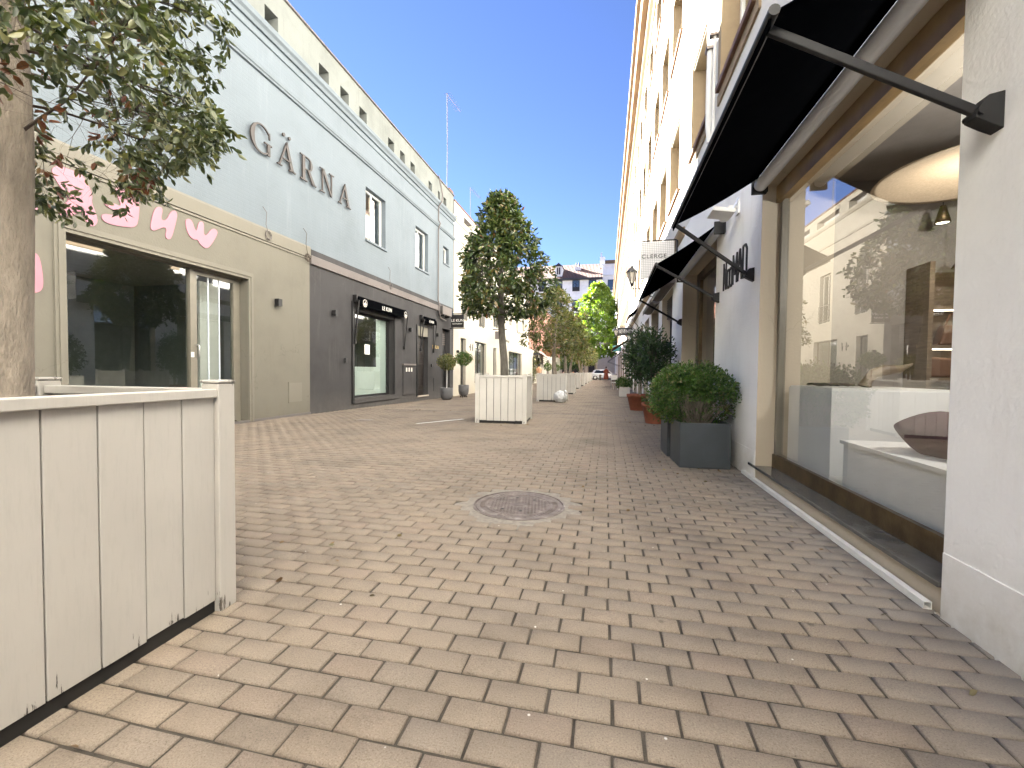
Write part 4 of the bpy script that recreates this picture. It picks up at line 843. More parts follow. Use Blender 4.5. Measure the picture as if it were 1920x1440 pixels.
# pendant disc, small lamps
t = inshop('pendant_disc', 2.75, 4.1, 2.6, 'large round felt pendant lamp hanging in the near shop', 'ceiling lamp')
b = MB().lathe([(.02, .13), (.35, .09), (.62, .0), (.64, -.02), (.60, -.012), (.32, .06), (.02, .09)], 'felt', 48, c=(2.75, 4.0, 2.62)); put(b, 'shade', t)
put(MB().tube([(2.75, 4.0, 2.72), (2.75, 4.0, 3.0)], .008, 'black', 6), 'cord', t)
pl_ = bpy.data.lights.new('pendant_bulb', 'POINT'); pl_.energy = .95; pl_.color = (1, .88, .72); pl_.shadow_soft_size = .12
po = bpy.data.objects.new('pendant_bulb', pl_); COL.objects.link(po); po.location = (2.75, 4.0, 2.42)
p2_ = bpy.data.lights.new('spot_bulb', 'POINT'); p2_.energy = 7; p2_.color = (1, .97, .93); p2_.shadow_soft_size = .06
po = bpy.data.objects.new('spot_bulb', p2_); COL.objects.link(po); po.location = (2.62, 2.6, 2.3)
for (x, y, z, lab, r) in ((3.0, 4.75, 2.45, 'small tapered pendant lamp deep in the near shop', .06), (3.1, 4.55, 2.0, 'flat glowing pendant lamp below the felt disc', .13)):
    t = inshop('pendant_lamp', x, y, z, lab, 'ceiling lamp')
    put(MB().lathe([(.02, .16), (r * .6, .1), (r, .0), (r * .95, .0), (.01, .02)], 'brass', 24, c=(x, y, z)), 'shade', t); put(MB().lathe([(r * .9, .005), (0, .005)], 'spot', 24, c=(x, y, z)), 'bulb', t); put(MB().tube([(x, y, z + .15), (x, y, 3.0)], .004, 'black', 5), 'cord', t)
# goods on the block and the shelves
def necklace(x, y, z, lab, s=1.):
    b = MB(); pts = []
    for k in range(60): a = k * .55; pts.append((x + s * .12 * math.cos(a) * (1 + .4 * math.sin(a * .37)), y + s * .16 * math.sin(a) * (1 + .3 * math.cos(a * .53)), z + .012 + .014 * abs(math.sin(k * 1.3))))
    b.tube(pts, .008 * s, 'twig', 6).build('jewellery', origin=(x, y, z), label=lab, cat='jewellery')
necklace(1.86, 4.12, .945, 'dark branching necklace laid on the white display block')
for (x, y, z, lab) in ((3.22, 4.86, 1.335, 'brown handbag on the upper lit shelf'), (3.08, 4.84, 1.035, 'slouchy brown handbag on the lowest lit shelf'), (3.7, 4.85, 1.695, 'dark handbag on the top shelf')):
    t = inshop('handbag', x, y, z, lab, 'handbag')
    put(MB().prism([(x - .17, z), (x + .17, z), (x + .14, z + .17), (x - .12, z + .19)], lambda p: (p[0], y - .06, p[1]), lambda p: (p[0], y + .06, p[1]), 'tile'), 'bag_body', t, bevel=.02)
    put(MB().tube([(x - .1, y, z + .17), (x - .07, y, z + .28), (x, y, z + .33), (x + .07, y, z + .28), (x + .1, y, z + .17)], .009, 'tile', 6), 'strap', t)
b = MB(); b.tube([(2.1, 4.12, .95), (2.12, 4.12, 1.0), (2.16, 4.12, 1.06), (2.24, 4.11, 1.09), (2.34, 4.1, 1.10), (2.42, 4.09, 1.14)], [.05, .035, .04, .045, .03, .008], 'oak', 12)
b.build('wooden_sculpture', origin=(2.1, 4.12, .95), label='small curved wooden sculpture standing on the white display block', cat='sculpture')
t = inshop('counter', 3.9, 2.6, .05, 'long pale counter across the back of the near shop', 'counter')
put(MB().box(3.2, 3.8, .4, 4.3, .05, .93, 'offwhite'), 'counter_body', t, bevel=.005); put(MB().box(3.15, 3.85, .38, 4.32, .932, .96, 'oak'), 'counter_top', t)
# ---- second shop window
sw2 = rb(MB().box(1.70, 1.76, 8.88, 8.995, .1, 2.8, 'framegrey').box(1.70, 1.76, 8.72, 8.76, .1, 2.8, 'brass').box(1.70, 1.76, 6.35, 9.0, 2.8, 2.95, 'brass').box(1.70, 1.76, 6.35, 8.95, .1, .25, 'brass').box(1.70, 1.76, 6.35, 6.42, .25, 2.8, 'framegrey').box(1.45, 1.7, 6.36, 8.99, -.05, .12, 'shelf'), 'shop_window', label='second bronze framed display window behind the terracotta pots')
rb(MB().add([(1.73, 6.42, .25), (1.73, 8.88, .25), (1.73, 8.88, 2.8), (1.73, 6.42, 2.8)], [(0, 1, 2, 3)], 'gl_shop'), 'pane', sw2)
rb(MB().box(1.78, 5.5, 6.0, 6.05, 0, 3, 'room').box(1.78, 5.5, 9.3, 9.35, 0, 3, 'room').box(5.45, 5.5, 6., 9.3, 0, 3, 'room').box(1.78, 5.5, 6, 9.3, 2.96, 3.0, 'room').box(1.78, 5.5, 6, 9.3, 0, .03, 'oak'), 'shop_interior')
for i, (a, c, z0, z1, d_) in enumerate(shops[2:]):
    simple_window(rb, a, c, max(z0, -.02), 2.45 if i == 0 else z1, 'black', xf=.25, sgn=-1, XX=XR, mull=2 if c - a > 2.2 else 1, name='shop_window')
b = MB()
for k in range(9): b.box(XR + .12, XR + .2, 10.36, 12.19, 2.47 + k * .058, 2.5 + k * .058, 'charband')
rb(b, 'louvre')
# conduit: square channel at the foot of the wall
MB().wall(XR, 0, 0, 0, 0, [], 0, 'white')
cd = MB(); x0, x1, z0, z1 = 1.405, 1.438, .004, .038; y0, y1 = 2.25, 4.92
for q in ((x0, x0 + .003, z0, z1), (x1 - .003, x1, z0, z1), (x0 + .003, x1 - .003, z1 - .003, z1), (x0 + .003, x1 - .003, z0, z0 + .003)): cd.box(q[0], q[1], y0, y1, q[2], q[3], 'whitepaint')
cd.build('cable_duct', origin=(1.42, 2.25, 0), label='long white metal cable duct lying along the foot of the shop wall', cat='cable duct')
# NOOMAD lettering
tx = wallitem('wall_lettering', XR, 5.45, 2.1, 'tall thin black letters reading NOoMAD on the white wall between the two awnings', 'sign')
def strokes(y, segs, w=.018):
    # y decreases towards the camera; letter space u to the right => -y
    b = MB()
    for s in segs:
        for (u0, v0), (u1, v1) in zip(s, s[1:]): b.bar((XR - .008, y - u0, 2.09 + v0), (XR - .008, y - u1, 2.09 + v1), .016, w, 'ink')
    put(b, 'letter', tx)
Hh = .34
strokes(5.92, [[(0, 0), (0, Hh), (.11, 0), (.11, Hh)]])
strokes(5.76, [[(0, .03), (0, .2), (.03, .22), (.08, .22), (.1, .2), (.1, .03), (.08, 0), (.03, 0), (0, .03)]])
strokes(5.65, [[(0, .03), (0, .2), (.03, .22), (.08, .22), (.1, .2), (.1, .03), (.08, 0), (.03, 0), (0, .03)]])
strokes(5.51, [[(0, 0), (0, Hh), (.075, .1), (.15, Hh), (.15, 0)]])
strokes(5.32, [[(0, 0), (.06, Hh), (.08, Hh), (.14, 0)], [(.03, .1), (.11, .1)]])
strokes(5.14, [[(0, 0), (0, Hh), (.09, Hh), (.13, Hh - .05), (.13, .05), (.09, 0), (0, 0)]])
# ---- open awnings
def open_awning(y0, y1, lab, arms, zc=2.81):
    t = empty('open_awning', (XR, (y0 + y1) / 2, 3.0), label=lab, cat='awning', group='open black awnings of the near shop')
    xf, zf = .62, 2.475; xt, zt = 1.345, zc + .052
    b = MB(); nseg = 10; up = []; 
    pr = [(xf + (xt - xf) * k / nseg, zf + (zt - zf) * k / nseg - .02 * math.sin(PI * k / nseg)) for k in range(nseg + 1)]
    pr = pr + [(x, z + .006) for x, z in reversed(pr)]
    b.prof_y(pr, y0, y1, 'blackcloth'); b.box(xf - .012, xf - .004, y0, y1, zf - .05, zf + .02, 'blackcloth'); put(b, 'canopy', t)
    put(MB().tube([(xf, y0 - .02, zf), (xf, y1 + .02, zf)], .022, 'black', 12), 'front_bar', t)
    put(MB().tube([(1.38, y0 - .02, zc), (1.38, y1 + .02, zc)], .056, 'alu', 20), 'roller_tube', t)
    for yy in (y0 - .05, y1 + .03): put(MB().box(1.31, XR, yy, yy + .03, zc - .075, zc + .085, 'black').box(XR - .012, XR, yy - .03, yy + .05, zc - .07, zc + .08, 'black'), 'end_bracket', t, bevel=.006)
    for yf, yy in arms:
        put(MB().bar((xf, yf, zf), (XR - .06, yy, 2.055), .022, .036, 'black'), 'arm', t, bevel=.004)
        put(MB().prism([(XR, 1.98), (XR, 2.12), (XR - .05, 2.11), (XR - .085, 2.06), (XR - .09, 2.03), (XR - .04, 2.0)], lambda p: (p[0], yy - .03, p[1]), lambda p: (p[0], yy + .03, p[1]), 'black').tube([(XR - .075, yy - .04, 2.05), (XR - .075, yy + .04, 2.05)], .014, 'black'), 'wall_bracket', t, bevel=.003)
open_awning(1.92, 4.45, 'large open black awning above the nearest display window', ((2.0, 2.02), (4.41, 4.8)))
open_awning(5.98, 8.9, 'second open black awning above the terracotta pots', ((6.03, 6.17), (8.85, 9.05)), 2.89)
# retracted cassette awnings farther along
for (a, c, lab) in ((9.9, 12.5, 'closed grey cassette awning just past the second open awning'), (12.8, 15.3, 'closed grey cassette awning over the third shop')):
    t = empty('cassette_awning', (XR, a, 3.1), label=lab, cat='awning')
    put(MB().prof_y([(XR, 3.02), (XR, 3.2), (XR - .12, 3.22), (XR - .24, 3.14), (XR - .25, 3.05), (XR - .1, 3.0)], a, c, 'charband'), 'cassette', t); put(MB().box(XR - .26, XR - .25, a, c, 2.98, 3.1, 'black'), 'valance', t)
slope_awning(XR, 1.0, 21.2, 23.4, 4.15, 3.75, 'blackcloth', 'small dark slanted awning just before the SEVENTY sign')
slope_awning(XR, .35, 29.5, 34.0, 3.3, 2.65, 'brownawn', 'brown striped awning past the SEVENTY sign')
slope_awning(XR, .15, 46.0, 50.0, 3.1, 2.2, 'dark', 'dark slanted awning below the teal sign')
# floodlight + PIR, socket box, white pipes
t = wallitem('floodlight', XR, 5.45, 2.95, 'white metal floodlight on the wall between the two open awnings', 'floodlight')
put(MB().prism([(1.13, 2.88), (1.37, 2.84), (1.385, 2.88), (1.15, 2.925)], lambda p: (p[0], 5.24, p[1]), lambda p: (p[0], 5.52, p[1]), 'whitepaint'), 'lamp_body', t, bevel=.006)
put(MB().box(1.33, XR, 5.36, 5.40, 2.93, 2.96, 'whitepaint').box(1.42, XR, 5.33, 5.43, 2.86, 3.0, 'whitepaint').bar((1.36, 5.3, 2.9), (1.43, 5.36, 3.04), .012, .012, 'alu'), 'bracket', t)
t = wallitem('motion_sensor', XR, 5.74, 3.0, 'round white motion sensor beside the floodlight', 'sensor')
put(MB().lathe([(.0, -.08), (.045, -.065), (.06, -.02), (.055, .03), (.03, .05), (0, .055)], 'whitepaint', 20, c=(1.37, 5.72, 2.97)), 'sensor_head', t); put(MB().tube([(1.37, 5.72, 3.0), (XR, 5.72, 3.06)], .012, 'whitepaint'), 'bracket', t)
t = wallitem('socket_box', XR, 5.51, .34, 'small pale socket box on the white wall behind the nearest dark planter', 'socket')
put(MB().box(XR - .03, XR, 5.47, 5.56, .29, .39, 'offwhite'), 'box_body', t, bevel=.004); put(MB().tube([(XR - .02, 5.56, .33), (XR - .03, 5.65, .3), (XR - .02, 5.7, .1), (XR - .02, 5.7, 0)], .008, 'ink', 6), 'cable', t)
b = MB().tube([(XR - .06, 6.74, 13.2), (XR - .06, 6.74, 4.6), (XR - .04, 6.72, 4.35)], .045, 'whitepaint', 12); b.tube([(XR - .05, 6.5, 13.2), (XR - .05, 6.5, 4.3)], .022, 'whitepaint', 10)
for z in (5.65, 8.2, 11.0): b.box(XR - .12, XR, 6.67, 6.81, z, z + .04, 'iron').box(XR - .12, XR, 6.46, 6.54, z + .03, z + .06, 'iron')
b.build('down_pipe', origin=(XR, 6.7, 4.3), label='white down pipe between the first upper windows of the white building', cat='pipe')

# hanging signs on the right
t = empty('hanging_sign', (XR, 9.4, 3.8), label='white grid cloth banner sign reading CLERGE above the second open awning', cat='sign')
put(MB().box(.66, 1.32, 9.39, 9.41, 3.0, 3.76, 'whitecloth'), 'banner', t); put(MB().tube([(.66, 9.4, 3.78), (XR, 9.4, 3.78)], .014, 'black').box(1.36, 1.39, 9.38, 9.42, 3.3, 3.85, 'black'), 'bracket', t)
s_ = text('sign_lettering', 'CLERGE', 'ink', .115, (0, 0, 0), RF, sx=1.15, align='LEFT', space=1.1); s_.parent = t; s_.location = (.675 - XR, -.013, 3.42 - 3.8)
t = empty('hanging_sign', (XR, 25, 3.6), label='dark hanging sign reading SEVENTY in white', cat='sign')
put(MB().box(.59, 1.40, 24.97, 25.03, 3.1, 3.58, 'dark'), 'board', t, bevel=.005); put(MB().box(.55, XR, 24.98, 25.02, 3.62, 3.66, 'black'), 'bracket', t)
s_ = text('sign_lettering', 'SEVENTY', 'whiteletter', .27, (0, 0, 0), RF, sx=.72, align='LEFT'); s_.parent = t; s_.location = (.64 - XR, -.032, 3.25 - 3.6)
t = empty('hanging_sign', (XR, 42, 3.6), label='teal hanging sign beyond the SEVENTY sign', cat='sign')
put(MB().box(.57, 1.35, 41.97, 42.03, 3.05, 3.57, 'teal'), 'board', t, bevel=.01); put(MB().box(.5, XR, 41.98, 42.02, 3.6, 3.64, 'black'), 'bracket', t)
# wall lantern
def lantern(x, y, z, s, lab):
    t = empty('wall_lantern', (XR, y, z), label=lab, cat='lantern', group='iron wall lanterns on the white building')
    c = (x, y, z)
    put(MB().lathe([(.06 * s, .0), (.145 * s, .34 * s)], 'lampglass', 6, c=(x, y, z + .02), smooth=False), 'lamp_glass', t)
    b = MB().lathe([(0, -.06 * s), (.05 * s, -.04 * s), (.065 * s, 0), (.03 * s, .02 * s)], 'black', 12, c=c)
    for k in range(6): a = PI / 3 * k; b.bar((x + .062 * s * math.cos(a), y + .062 * s * math.sin(a), z + .01), (x + .15 * s * math.cos(a), y + .15 * s * math.sin(a), z + .36 * s), .012, .012, 'black')
    put(b, 'lamp_cage', t)
    put(MB().lathe([(.175 * s, .355 * s), (.17 * s, .375 * s), (.09 * s, .46 * s), (.05 * s, .5 * s), (.055 * s, .53 * s), (.02 * s, .56 * s), (.035 * s, .585 * s), (.0, .62 * s)], 'black', 6, c=c, smooth=False), 'lamp_roof', t)
    b = MB().tube([(x, y, z - .05 * s), (x, y, z - .1 * s), (x + .06, y, z - .13 * s), (XR, y, z - .16 * s)], .016, 'black', 8)
    pts = [(XR - .05 - .16 * (1 - k / 26) * math.cos(k * .45) - .12, y, z - .28 * s + .16 * (1 - k / 26) * math.sin(k * .45)) for k in range(24)]
    b.tube(pts, .012, 'black', 6).tube([(XR - .02, y, z - .02), (XR - .02, y, z - .42)], .014, 'black', 6); put(b, 'scroll_bracket', t)
lantern(.70, 13.4, 3.68, 1.0, 'iron lantern on a scrolled bracket left of the grid cloth banner')
lantern(.62, 31.5, 3.65, 1.0, 'distant iron lantern above the SEVENTY sign')

# ------------------------------------------------------------------ far end of the street
FB = empty('far_building', (-6, 86, 0), label='pale grey building with a clay tile roof closing the end of the street', cat='building')
def fb(mb, name, parent=None):
    o = mb.build(name, origin=(-6, 86, 0)); o.parent = parent or FB; o.location = (0, 0, 0); return o
b = MB(); b.box(-34, -1.1, 86, 98, 4.1, 19.3, 'farwall').box(-34, 10, 85.9, 98, -.4, 4.1, 'farbase'); fb(b, 'wall')
fb(MB().prism([(85.4, 19.45), (98.6, 19.45), (92, 23.6)], lambda p: (-34, p[0], p[1]), lambda p: (-1.0, p[0], p[1]), 'rooftile').box(-34, -1.0, 85.3, 86.1, 19.1, 19.44, 'dark'), 'roof')
wf = [(-9.5, 18.3), (-6.1, 18.1), (-2.93, 18.1), (-12.8, 18.2), (-16, 18.2)]
for (x, z) in wf:
    for dz in (0, -3.9, -7.8):
        w = fb(MB().box(x - .72, x + .72, 85.9, 86.0, z - 1.15 + dz, z + 1.05 + dz, 'dark'), 'window')
        fb(MB().box(x - .6, x - .06, 85.85, 85.9, z - .9 + dz, z + .95 + dz, 'gl_dark').box(x + .06, x + .6, 85.85, 85.9, z - .9 + dz, z + .95 + dz, 'gl_dark').box(x - .6, x + .6, 85.84, 85.85, z - 1.1 + dz, z - .35 + dz, 'black'), 'pane', w)
fb(MB().box(-34, -1.1, 85.93, 86, 15.9, 16.1, 'farwall'), 'string_course')
d = fb(MB().box(-10.3, -8.9, 86.2, 90, 20.0, 22.0, 'whitepaint').prism([(-10.45, 22.0), (-8.75, 22.0), (-9.6, 22.7)], lambda p: (p[0], 86.0, p[1]), lambda p: (p[0], 91, p[1]), 'dark'), 'dormer')
fb(MB().box(-9.95, -9.65, 86.15, 86.2, 20.4, 21.8, 'dark').box(-9.55, -9.25, 86.15, 86.2, 20.4, 21.8, 'dark'), 'pane', d)
fb(MB().box(-6.6, -5.4, 89, 90, 21, 22.4, 'whitepaint').tube([(-6.3, 89.5, 22.4), (-6.3, 89.5, 23.4)], .12, 'dark').tube([(-5.8, 89.5, 22.4), (-5.8, 89.5, 23.4)], .12, 'dark'), 'chimney')
for x0, x1 in ((-8.6, -5.4), (-3.6, -1.8)): fb(MB().box(x0, x1, 85.84, 85.89, -.1, 2.6, 'black'), 'garage_door')
FC = empty('far_corner_building', (5, 86.5, 0), label='taller pale blue grey corner building at the far right end of the street', cat='building')
def fc(mb, name, parent=None):
    o = mb.build(name, origin=(5, 86.5, 0)); o.parent = parent or FC; o.location = (0, 0, 0); return o
fc(MB().box(-1.05, 14, 87, 99, 4.12, 22.0, 'farwall'), 'wall'); fc(MB().box(-1.25, 14.2, 86.7, 99.2, 20.0, 20.15, 'whitepaint').box(-1.2, 14.2, 86.8, 99.2, 22.0, 22.25, 'whitepaint'), 'cornice')
fc(MB().box(-1.6, -.6, 88, 90, 22.2, 24.0, 'whitepaint').box(-.6, 2.4, 90, 94, 22.2, 23.8, 'eaves').box(-1.45, -1.2, 88, 88.3, 24, 24.8, 'whitepaint'), 'roof_terrace')
for x in (.6, 3.4, 6.2):
    for z in (6, 9.8, 13.6, 17.2): fc(MB().box(x - .6, x + .6, 86.9, 86.99, z, z + 2, 'dark').box(x - .5, x + .5, 86.87, 86.9, z + .1, z + 1.9, 'gl_dark'), 'window')

# ------------------------------------------------------------------ street planters
def planter_proto(mat):
    root = empty('street_planter'); h = .525; pw = .085
    pst = [(-h, -h), (h - pw, -h), (h - pw, h - pw), (-h, h - pw)]
    for (x, y) in pst:
        b = MB().box(x, x + pw, y, y + pw, .0, .985, mat).box(x - .004, x + pw + .004, y - .004, y + pw + .004, .987, 1.0, mat); b.build('post', root, bevel=.005)
    n = 6; g = .004; L0 = -h + pw; wd = (2 * h - 2 * pw) / n; g = .0045 if mat == 'planter' else .010
    for s in range(4):
        b = MB()
        for k in range(n):
            a = L0 + wd * k + g / 2; c = a + wd - g; e = h - .022 + random.uniform(-.0015, .0015); z0 = .055 + random.uniform(-.004, .004)
            vs = [(a, -e, z0), (c, -e, z0), (c, -e, .925), (a, -e, .925), (a, -e + .018, z0), (c, -e + .018, z0), (c, -e + .018, .925), (a, -e + .018, .925)]
            q = [((x, y, z), (-y, x, z), (-x, -y, z), (y, -x, z))[s] for x, y, z in vs]
            b.add(q, [(0, 1, 2, 3), (5, 4, 7, 6), (0, 4, 5, 1), (1, 5, 6, 2), (2, 6, 7, 3), (3, 7, 4, 0)], mat)
        b.build('side_panel', root, bevel=.0015)
    for s in range(4):
        q = [((x, y, z), (-y, x, z), (-x, -y, z), (y, -x, z))[s] for x, y, z in [(x, y, z) for z in (.925, .962) for x, y in ((L0, -h + .005), (-L0, -h + .005), (-L0, -h + .07), (L0, -h + .07))]]
        b = MB().add(q, [(0, 3, 2, 1), (4, 5, 6, 7), (0, 1, 5, 4), (1, 2, 6, 5), (2, 3, 7, 6), (3, 0, 4, 7)], mat); b.build('top_rail', root, bevel=.004)
    MB().box(-h + .045, h - .045, -h + .045, h - .045, .07, .84, 'liner_and_shade').box(-h + .03, h - .03, -h + .03, h - .03, .0, .069, 'liner_and_shade').build('liner_and_shade', root)  # lower black box is the shadow gap under the boards, put in as shape
    b = MB(); n = 14; vs = [(-.47 + .94 * i / n, -.47 + .94 * j / n, .85 + random.uniform(0, .035)) for j in range(n + 1) for i in range(n + 1)]
    b.add(vs, [(j * (n + 1) + i, j * (n + 1) + i + 1, (j + 1) * (n + 1) + i + 1, (j + 1) * (n + 1) + i) for j in range(n) for i in range(n)], 'soil').build('soil', root)
    return root
GP = 'cream painted wooden planters down the middle of the street'
p0 = planter_proto('planter'); p0.location = (-2.115, 1.055, 0); p0.rotation_euler = (0, 0, rad(2.0))
tag(p0, 'nearest cream wooden planter filling the lower left corner, its paint chipped', 'planter', GP)
p1 = planter_proto('planter_far'); p1.location = (-2.09, 8.87, 0); p1.rotation_euler = (0, 0, rad(3.5))
tag(p1, 'cream wooden planter standing alone in the middle of the street under the dark magnolia', 'planter', GP)
PY = [(-1.87, 15.45, 'cream wooden planter with the white plastic bag leaning on it'), (-1.96, 20.9, 'cream wooden planter directly behind the one with the bag'), (-2.1, 27.5, 'fifth cream planter of the row'), (-2.12, 33.3, 'sixth cream planter of the row'), (-2.12, 39.2, 'seventh cream planter of the row'), (-2.12, 45, 'eighth cream planter of the row'), (-2.12, 50.6, 'last and farthest cream planter of the row, beside the parked car')]
for i, (x, y, lab) in enumerate(PY):
    o = copy_tree(p1, (x, y, 0), rad((2, 1, 0, 1, -1, 0, 1)[i])); o['label'] = lab

# ------------------------------------------------------------------ trees
def tapered(pts, rr, mat='bark', n=14, lump=.08):
    b = MB(); b.tube(pts, rr, mat, n, caps=True)
    for i, v in enumerate(b.v):
        k = 1 + lump * math.sin(v[2] * 9 + v[0] * 40) * .5
        b.v[i] = v
    return b
def crown_tree(name, x, y, trunk_pts, trunk_r, env, leafmat_, leafsize, ntip, nleaf, lab, cat='tree', group=None, gap=.45, width=.42, droop=.25, seed=1, name_leaf='crown', noise=1.6, cx=0., lobe=1., bark='bark'):
    """env(z)->radius of the crown at height z (with its z range in env.zr), tips scattered mostly on its shell"""
    global rng
    rng = np.random.default_rng(seed)
    t = empty(name, (x, y, trunk_pts[0][2]), label=lab, cat=cat, group=group)
    o = tapered(trunk_pts, trunk_r, bark).build('trunk', origin=t.location); o.parent = t; o.location = (0, 0, 0)
    z0, z1, rmax = env['z0'], env['z1'], env['rmax']; prof = env['prof']
    tips = []; ph = rng.uniform(0, 6.28, 8)
    top = Vector(trunk_pts[-1])
    while len(tips) < ntip:
        z = rng.uniform(z0, z1); R0 = np.interp(z, [p[0] for p in prof], [p[1] for p in prof]); a = rng.uniform(0, 6.283)
        lob = 1 + lobe * .16 * math.sin(3 * a + ph[0] + z * 2.1) + .11 * math.sin(5 * a + ph[1] - z * 3.3) + .07 * math.sin(9 * a + ph[2] + z * 5)
        r = R0 * lob * math.sqrt(rng.uniform(.12, 1)) if rng.uniform() > .55 else R0 * lob * rng.uniform(.85, 1.03)
        px, py = r * math.cos(a), r * math.sin(a)
        nn = math.sin(px * noise * 2.3 + ph[3]) * math.sin(py * noise * 2.1 + ph[4]) * math.sin(z * noise * 2.2 + ph[5])
        if nn < -gap * .6 and rng.uniform() < .85: continue
        tips.append((px + cx, py, z))
    T = np.array(tips) + [x, y, 0]; segs = []
    hubs = []
    tp = [Vector(p) for p in trunk_pts]; zs = [p.z for p in tp]
    for k in range(16):
        hz = rng.uniform(z0 + .02 * (z1 - z0), z0 + .75 * (z1 - z0)); a = k * 2.4; R0 = np.interp(hz, [p[0] for p in prof], [p[1] for p in prof]) * rng.uniform(.35, .6)
        bx = np.interp(hz - .25, zs, [p.x for p in tp]); by = np.interp(hz - .25, zs, [p.y for p in tp]); s0 = np.array([bx, by, min(hz - .25 * R0, zs[-1])])
        h = np.array([bx + R0 * math.cos(a), by + R0 * math.sin(a), hz + .12 * R0]); mid = (s0 + h) / 2 + [0, 0, .05 * R0]
        segs += [[*s0, *mid, trunk_r[-1] * .55, trunk_r[-1] * .38], [*mid, *h, trunk_r[-1] * .38, trunk_r[-1] * .25]]; hubs.append(h)
    Hb = np.array(hubs)
    for p_ in T:
        d2 = np.linalg.norm((Hb - p_) * [1, 1, 1.3], axis=1); h = Hb[int(np.argmin(d2))]; mid = (h * .45 + p_ * .55) + rng.normal(0, .03 * rmax, 3)
        segs += [[*h, *mid, trunk_r[-1] * .16, trunk_r[-1] * .09], [*mid, *p_, trunk_r[-1] * .09, trunk_r[-1] * .04]]
    o = twigs('branches', segs, bark); o.parent = t; o.data.transform(Matrix.Translation(-t.location))
    c = np.array([x, y, (z0 + z1) / 2]); out = T - c; out /= np.linalg.norm(out, axis=1, keepdims=True) + 1e-6
    P = np.repeat(T, nleaf, 0) + rng.normal(0, leafsize * .38, (len(T) * nleaf, 3)); D = np.repeat(out, nleaf, 0) * .55 + rng.normal(0, .75, (len(T) * nleaf, 3)) - [0, 0, droop]
    clump = np.repeat(rng.uniform(-.22, .22, len(T)), nleaf); rv = np.clip(rng.beta(2, 2, len(P)) + clump, 0, .97); rv[rng.uniform(size=len(P)) < .015] = 1
    o = leaves(name_leaf, P, D, leafsize, leafmat_, width=width, rnd=rv); o.parent = t; o.data.transform(Matrix.Translation(-t.location))
    return t
crown_tree('magnolia_tree', -2.12, 8.87, [(-2.10, 8.87, .86), (-2.12, 8.87, 1.3), (-2.17, 8.87, 1.8), (-2.2, 8.87, 2.3), (-2.2, 8.87, 3.0), (-2.16, 8.87, 3.9)], [.088, .078, .072, .066, .05, .02],
           dict(z0=2.22, z1=4.72, rmax=1.05, prof=[(2.2, .5), (2.4, .78), (2.9, .87), (3.3, .84), (3.7, .64), (4.1, .42), (4.4, .34), (4.75, .12)]), 'lf_mag', .105, 1000, 11,
           'dark glossy magnolia tree with a full crown in the middle planter', gap=.55, seed=11, width=.4, cx=-.07, lobe=1.15, bark='barkdark')
crown_tree('small_olive_tree', -1.87, 15.45, [(-1.80, 15.45, .86), (-1.84, 15.45, 1.3), (-1.86, 15.45, 1.9), (-1.8, 15.45, 2.6), (-1.7, 15.45, 3.3)], [.085, .07, .062, .05, .02],
           dict(z0=1.85, z1=4.0, rmax=1.1, prof=[(1.8, .75), (2.1, 1.0), (2.6, 1.02), (3.2, .8), (3.7, .5), (4.05, .15)]), 'lf_olive', .11, 620, 8,
           'thin reddish green tree in the planter with the white bag', gap=.2, seed=12)
zz = [(20.9, -1.96), (27.5, -2.1), (33.3, -2.12), (39.2, -2.12), (45, -2.12), (50.6, -2.12)]
labs = ['olive green tree in the planter behind the bag, its trunk leaning slightly', 'rounded olive green tree in the fifth planter', 'rounded olive green tree in the sixth planter', 'olive green tree in the seventh planter', 'olive green tree in the eighth planter', 'farthest olive green tree of the planter row']
for i, (y, x) in enumerate(zz):
    h = (3.9, 4.0, 3.8, 3.9, 3.6, 3.6)[i]; l = (-.05, .22, -.2, .05, .1, 0)[i]
    crown_tree('small_olive_tree', x, y, [(x - l, y, .86), (x - l * .3, y, 1.6), (x + l * .2, y, 2.3), (x, y, h - .5)], [.08, .065, .055, .02],
               dict(z0=1.85, z1=h, rmax=1.1, prof=[(1.8, .6), (2.1, .95), (2.8, 1.05), (3.3, .8), (h, .15)]), 'lf_olive', .15, 330, 6, labs[i], group='small trees in the planter row', gap=.2, seed=20 + i)
# bigger trees beyond
crown_tree('deciduous_tree', -1.4, 64., [(-1.4, 64, -.1), (-1.5, 64, 2), (-1.4, 64, 5), (-1.3, 64, 9)], [.25, .2, .15, .06],
           dict(z0=3.4, z1=13.8, rmax=2.9, prof=[(3.4, 1.9), (5, 2.7), (8, 2.9), (11, 2.5), (13.8, .7)]), 'lf_lime', .3, 1500, 10, 'tall bright green tree at the end of the street beside the white building', gap=.3, seed=31, noise=.7, width=.6)
crown_tree('deciduous_tree', -5.6, 69., [(-5.6, 69, -.1), (-5.5, 69, 2), (-5.6, 69, 5), (-5.5, 69, 7.5)], [.3, .22, .15, .06],
           dict(z0=1.6, z1=9.6, rmax=3., prof=[(1.6, 2.0), (4, 3.0), (7, 2.6), (9.6, .6)]), 'lf_dark', .32, 1100, 9, 'dark green tree beyond the end of the salmon building', gap=.3, seed=32, noise=.6, width=.6)

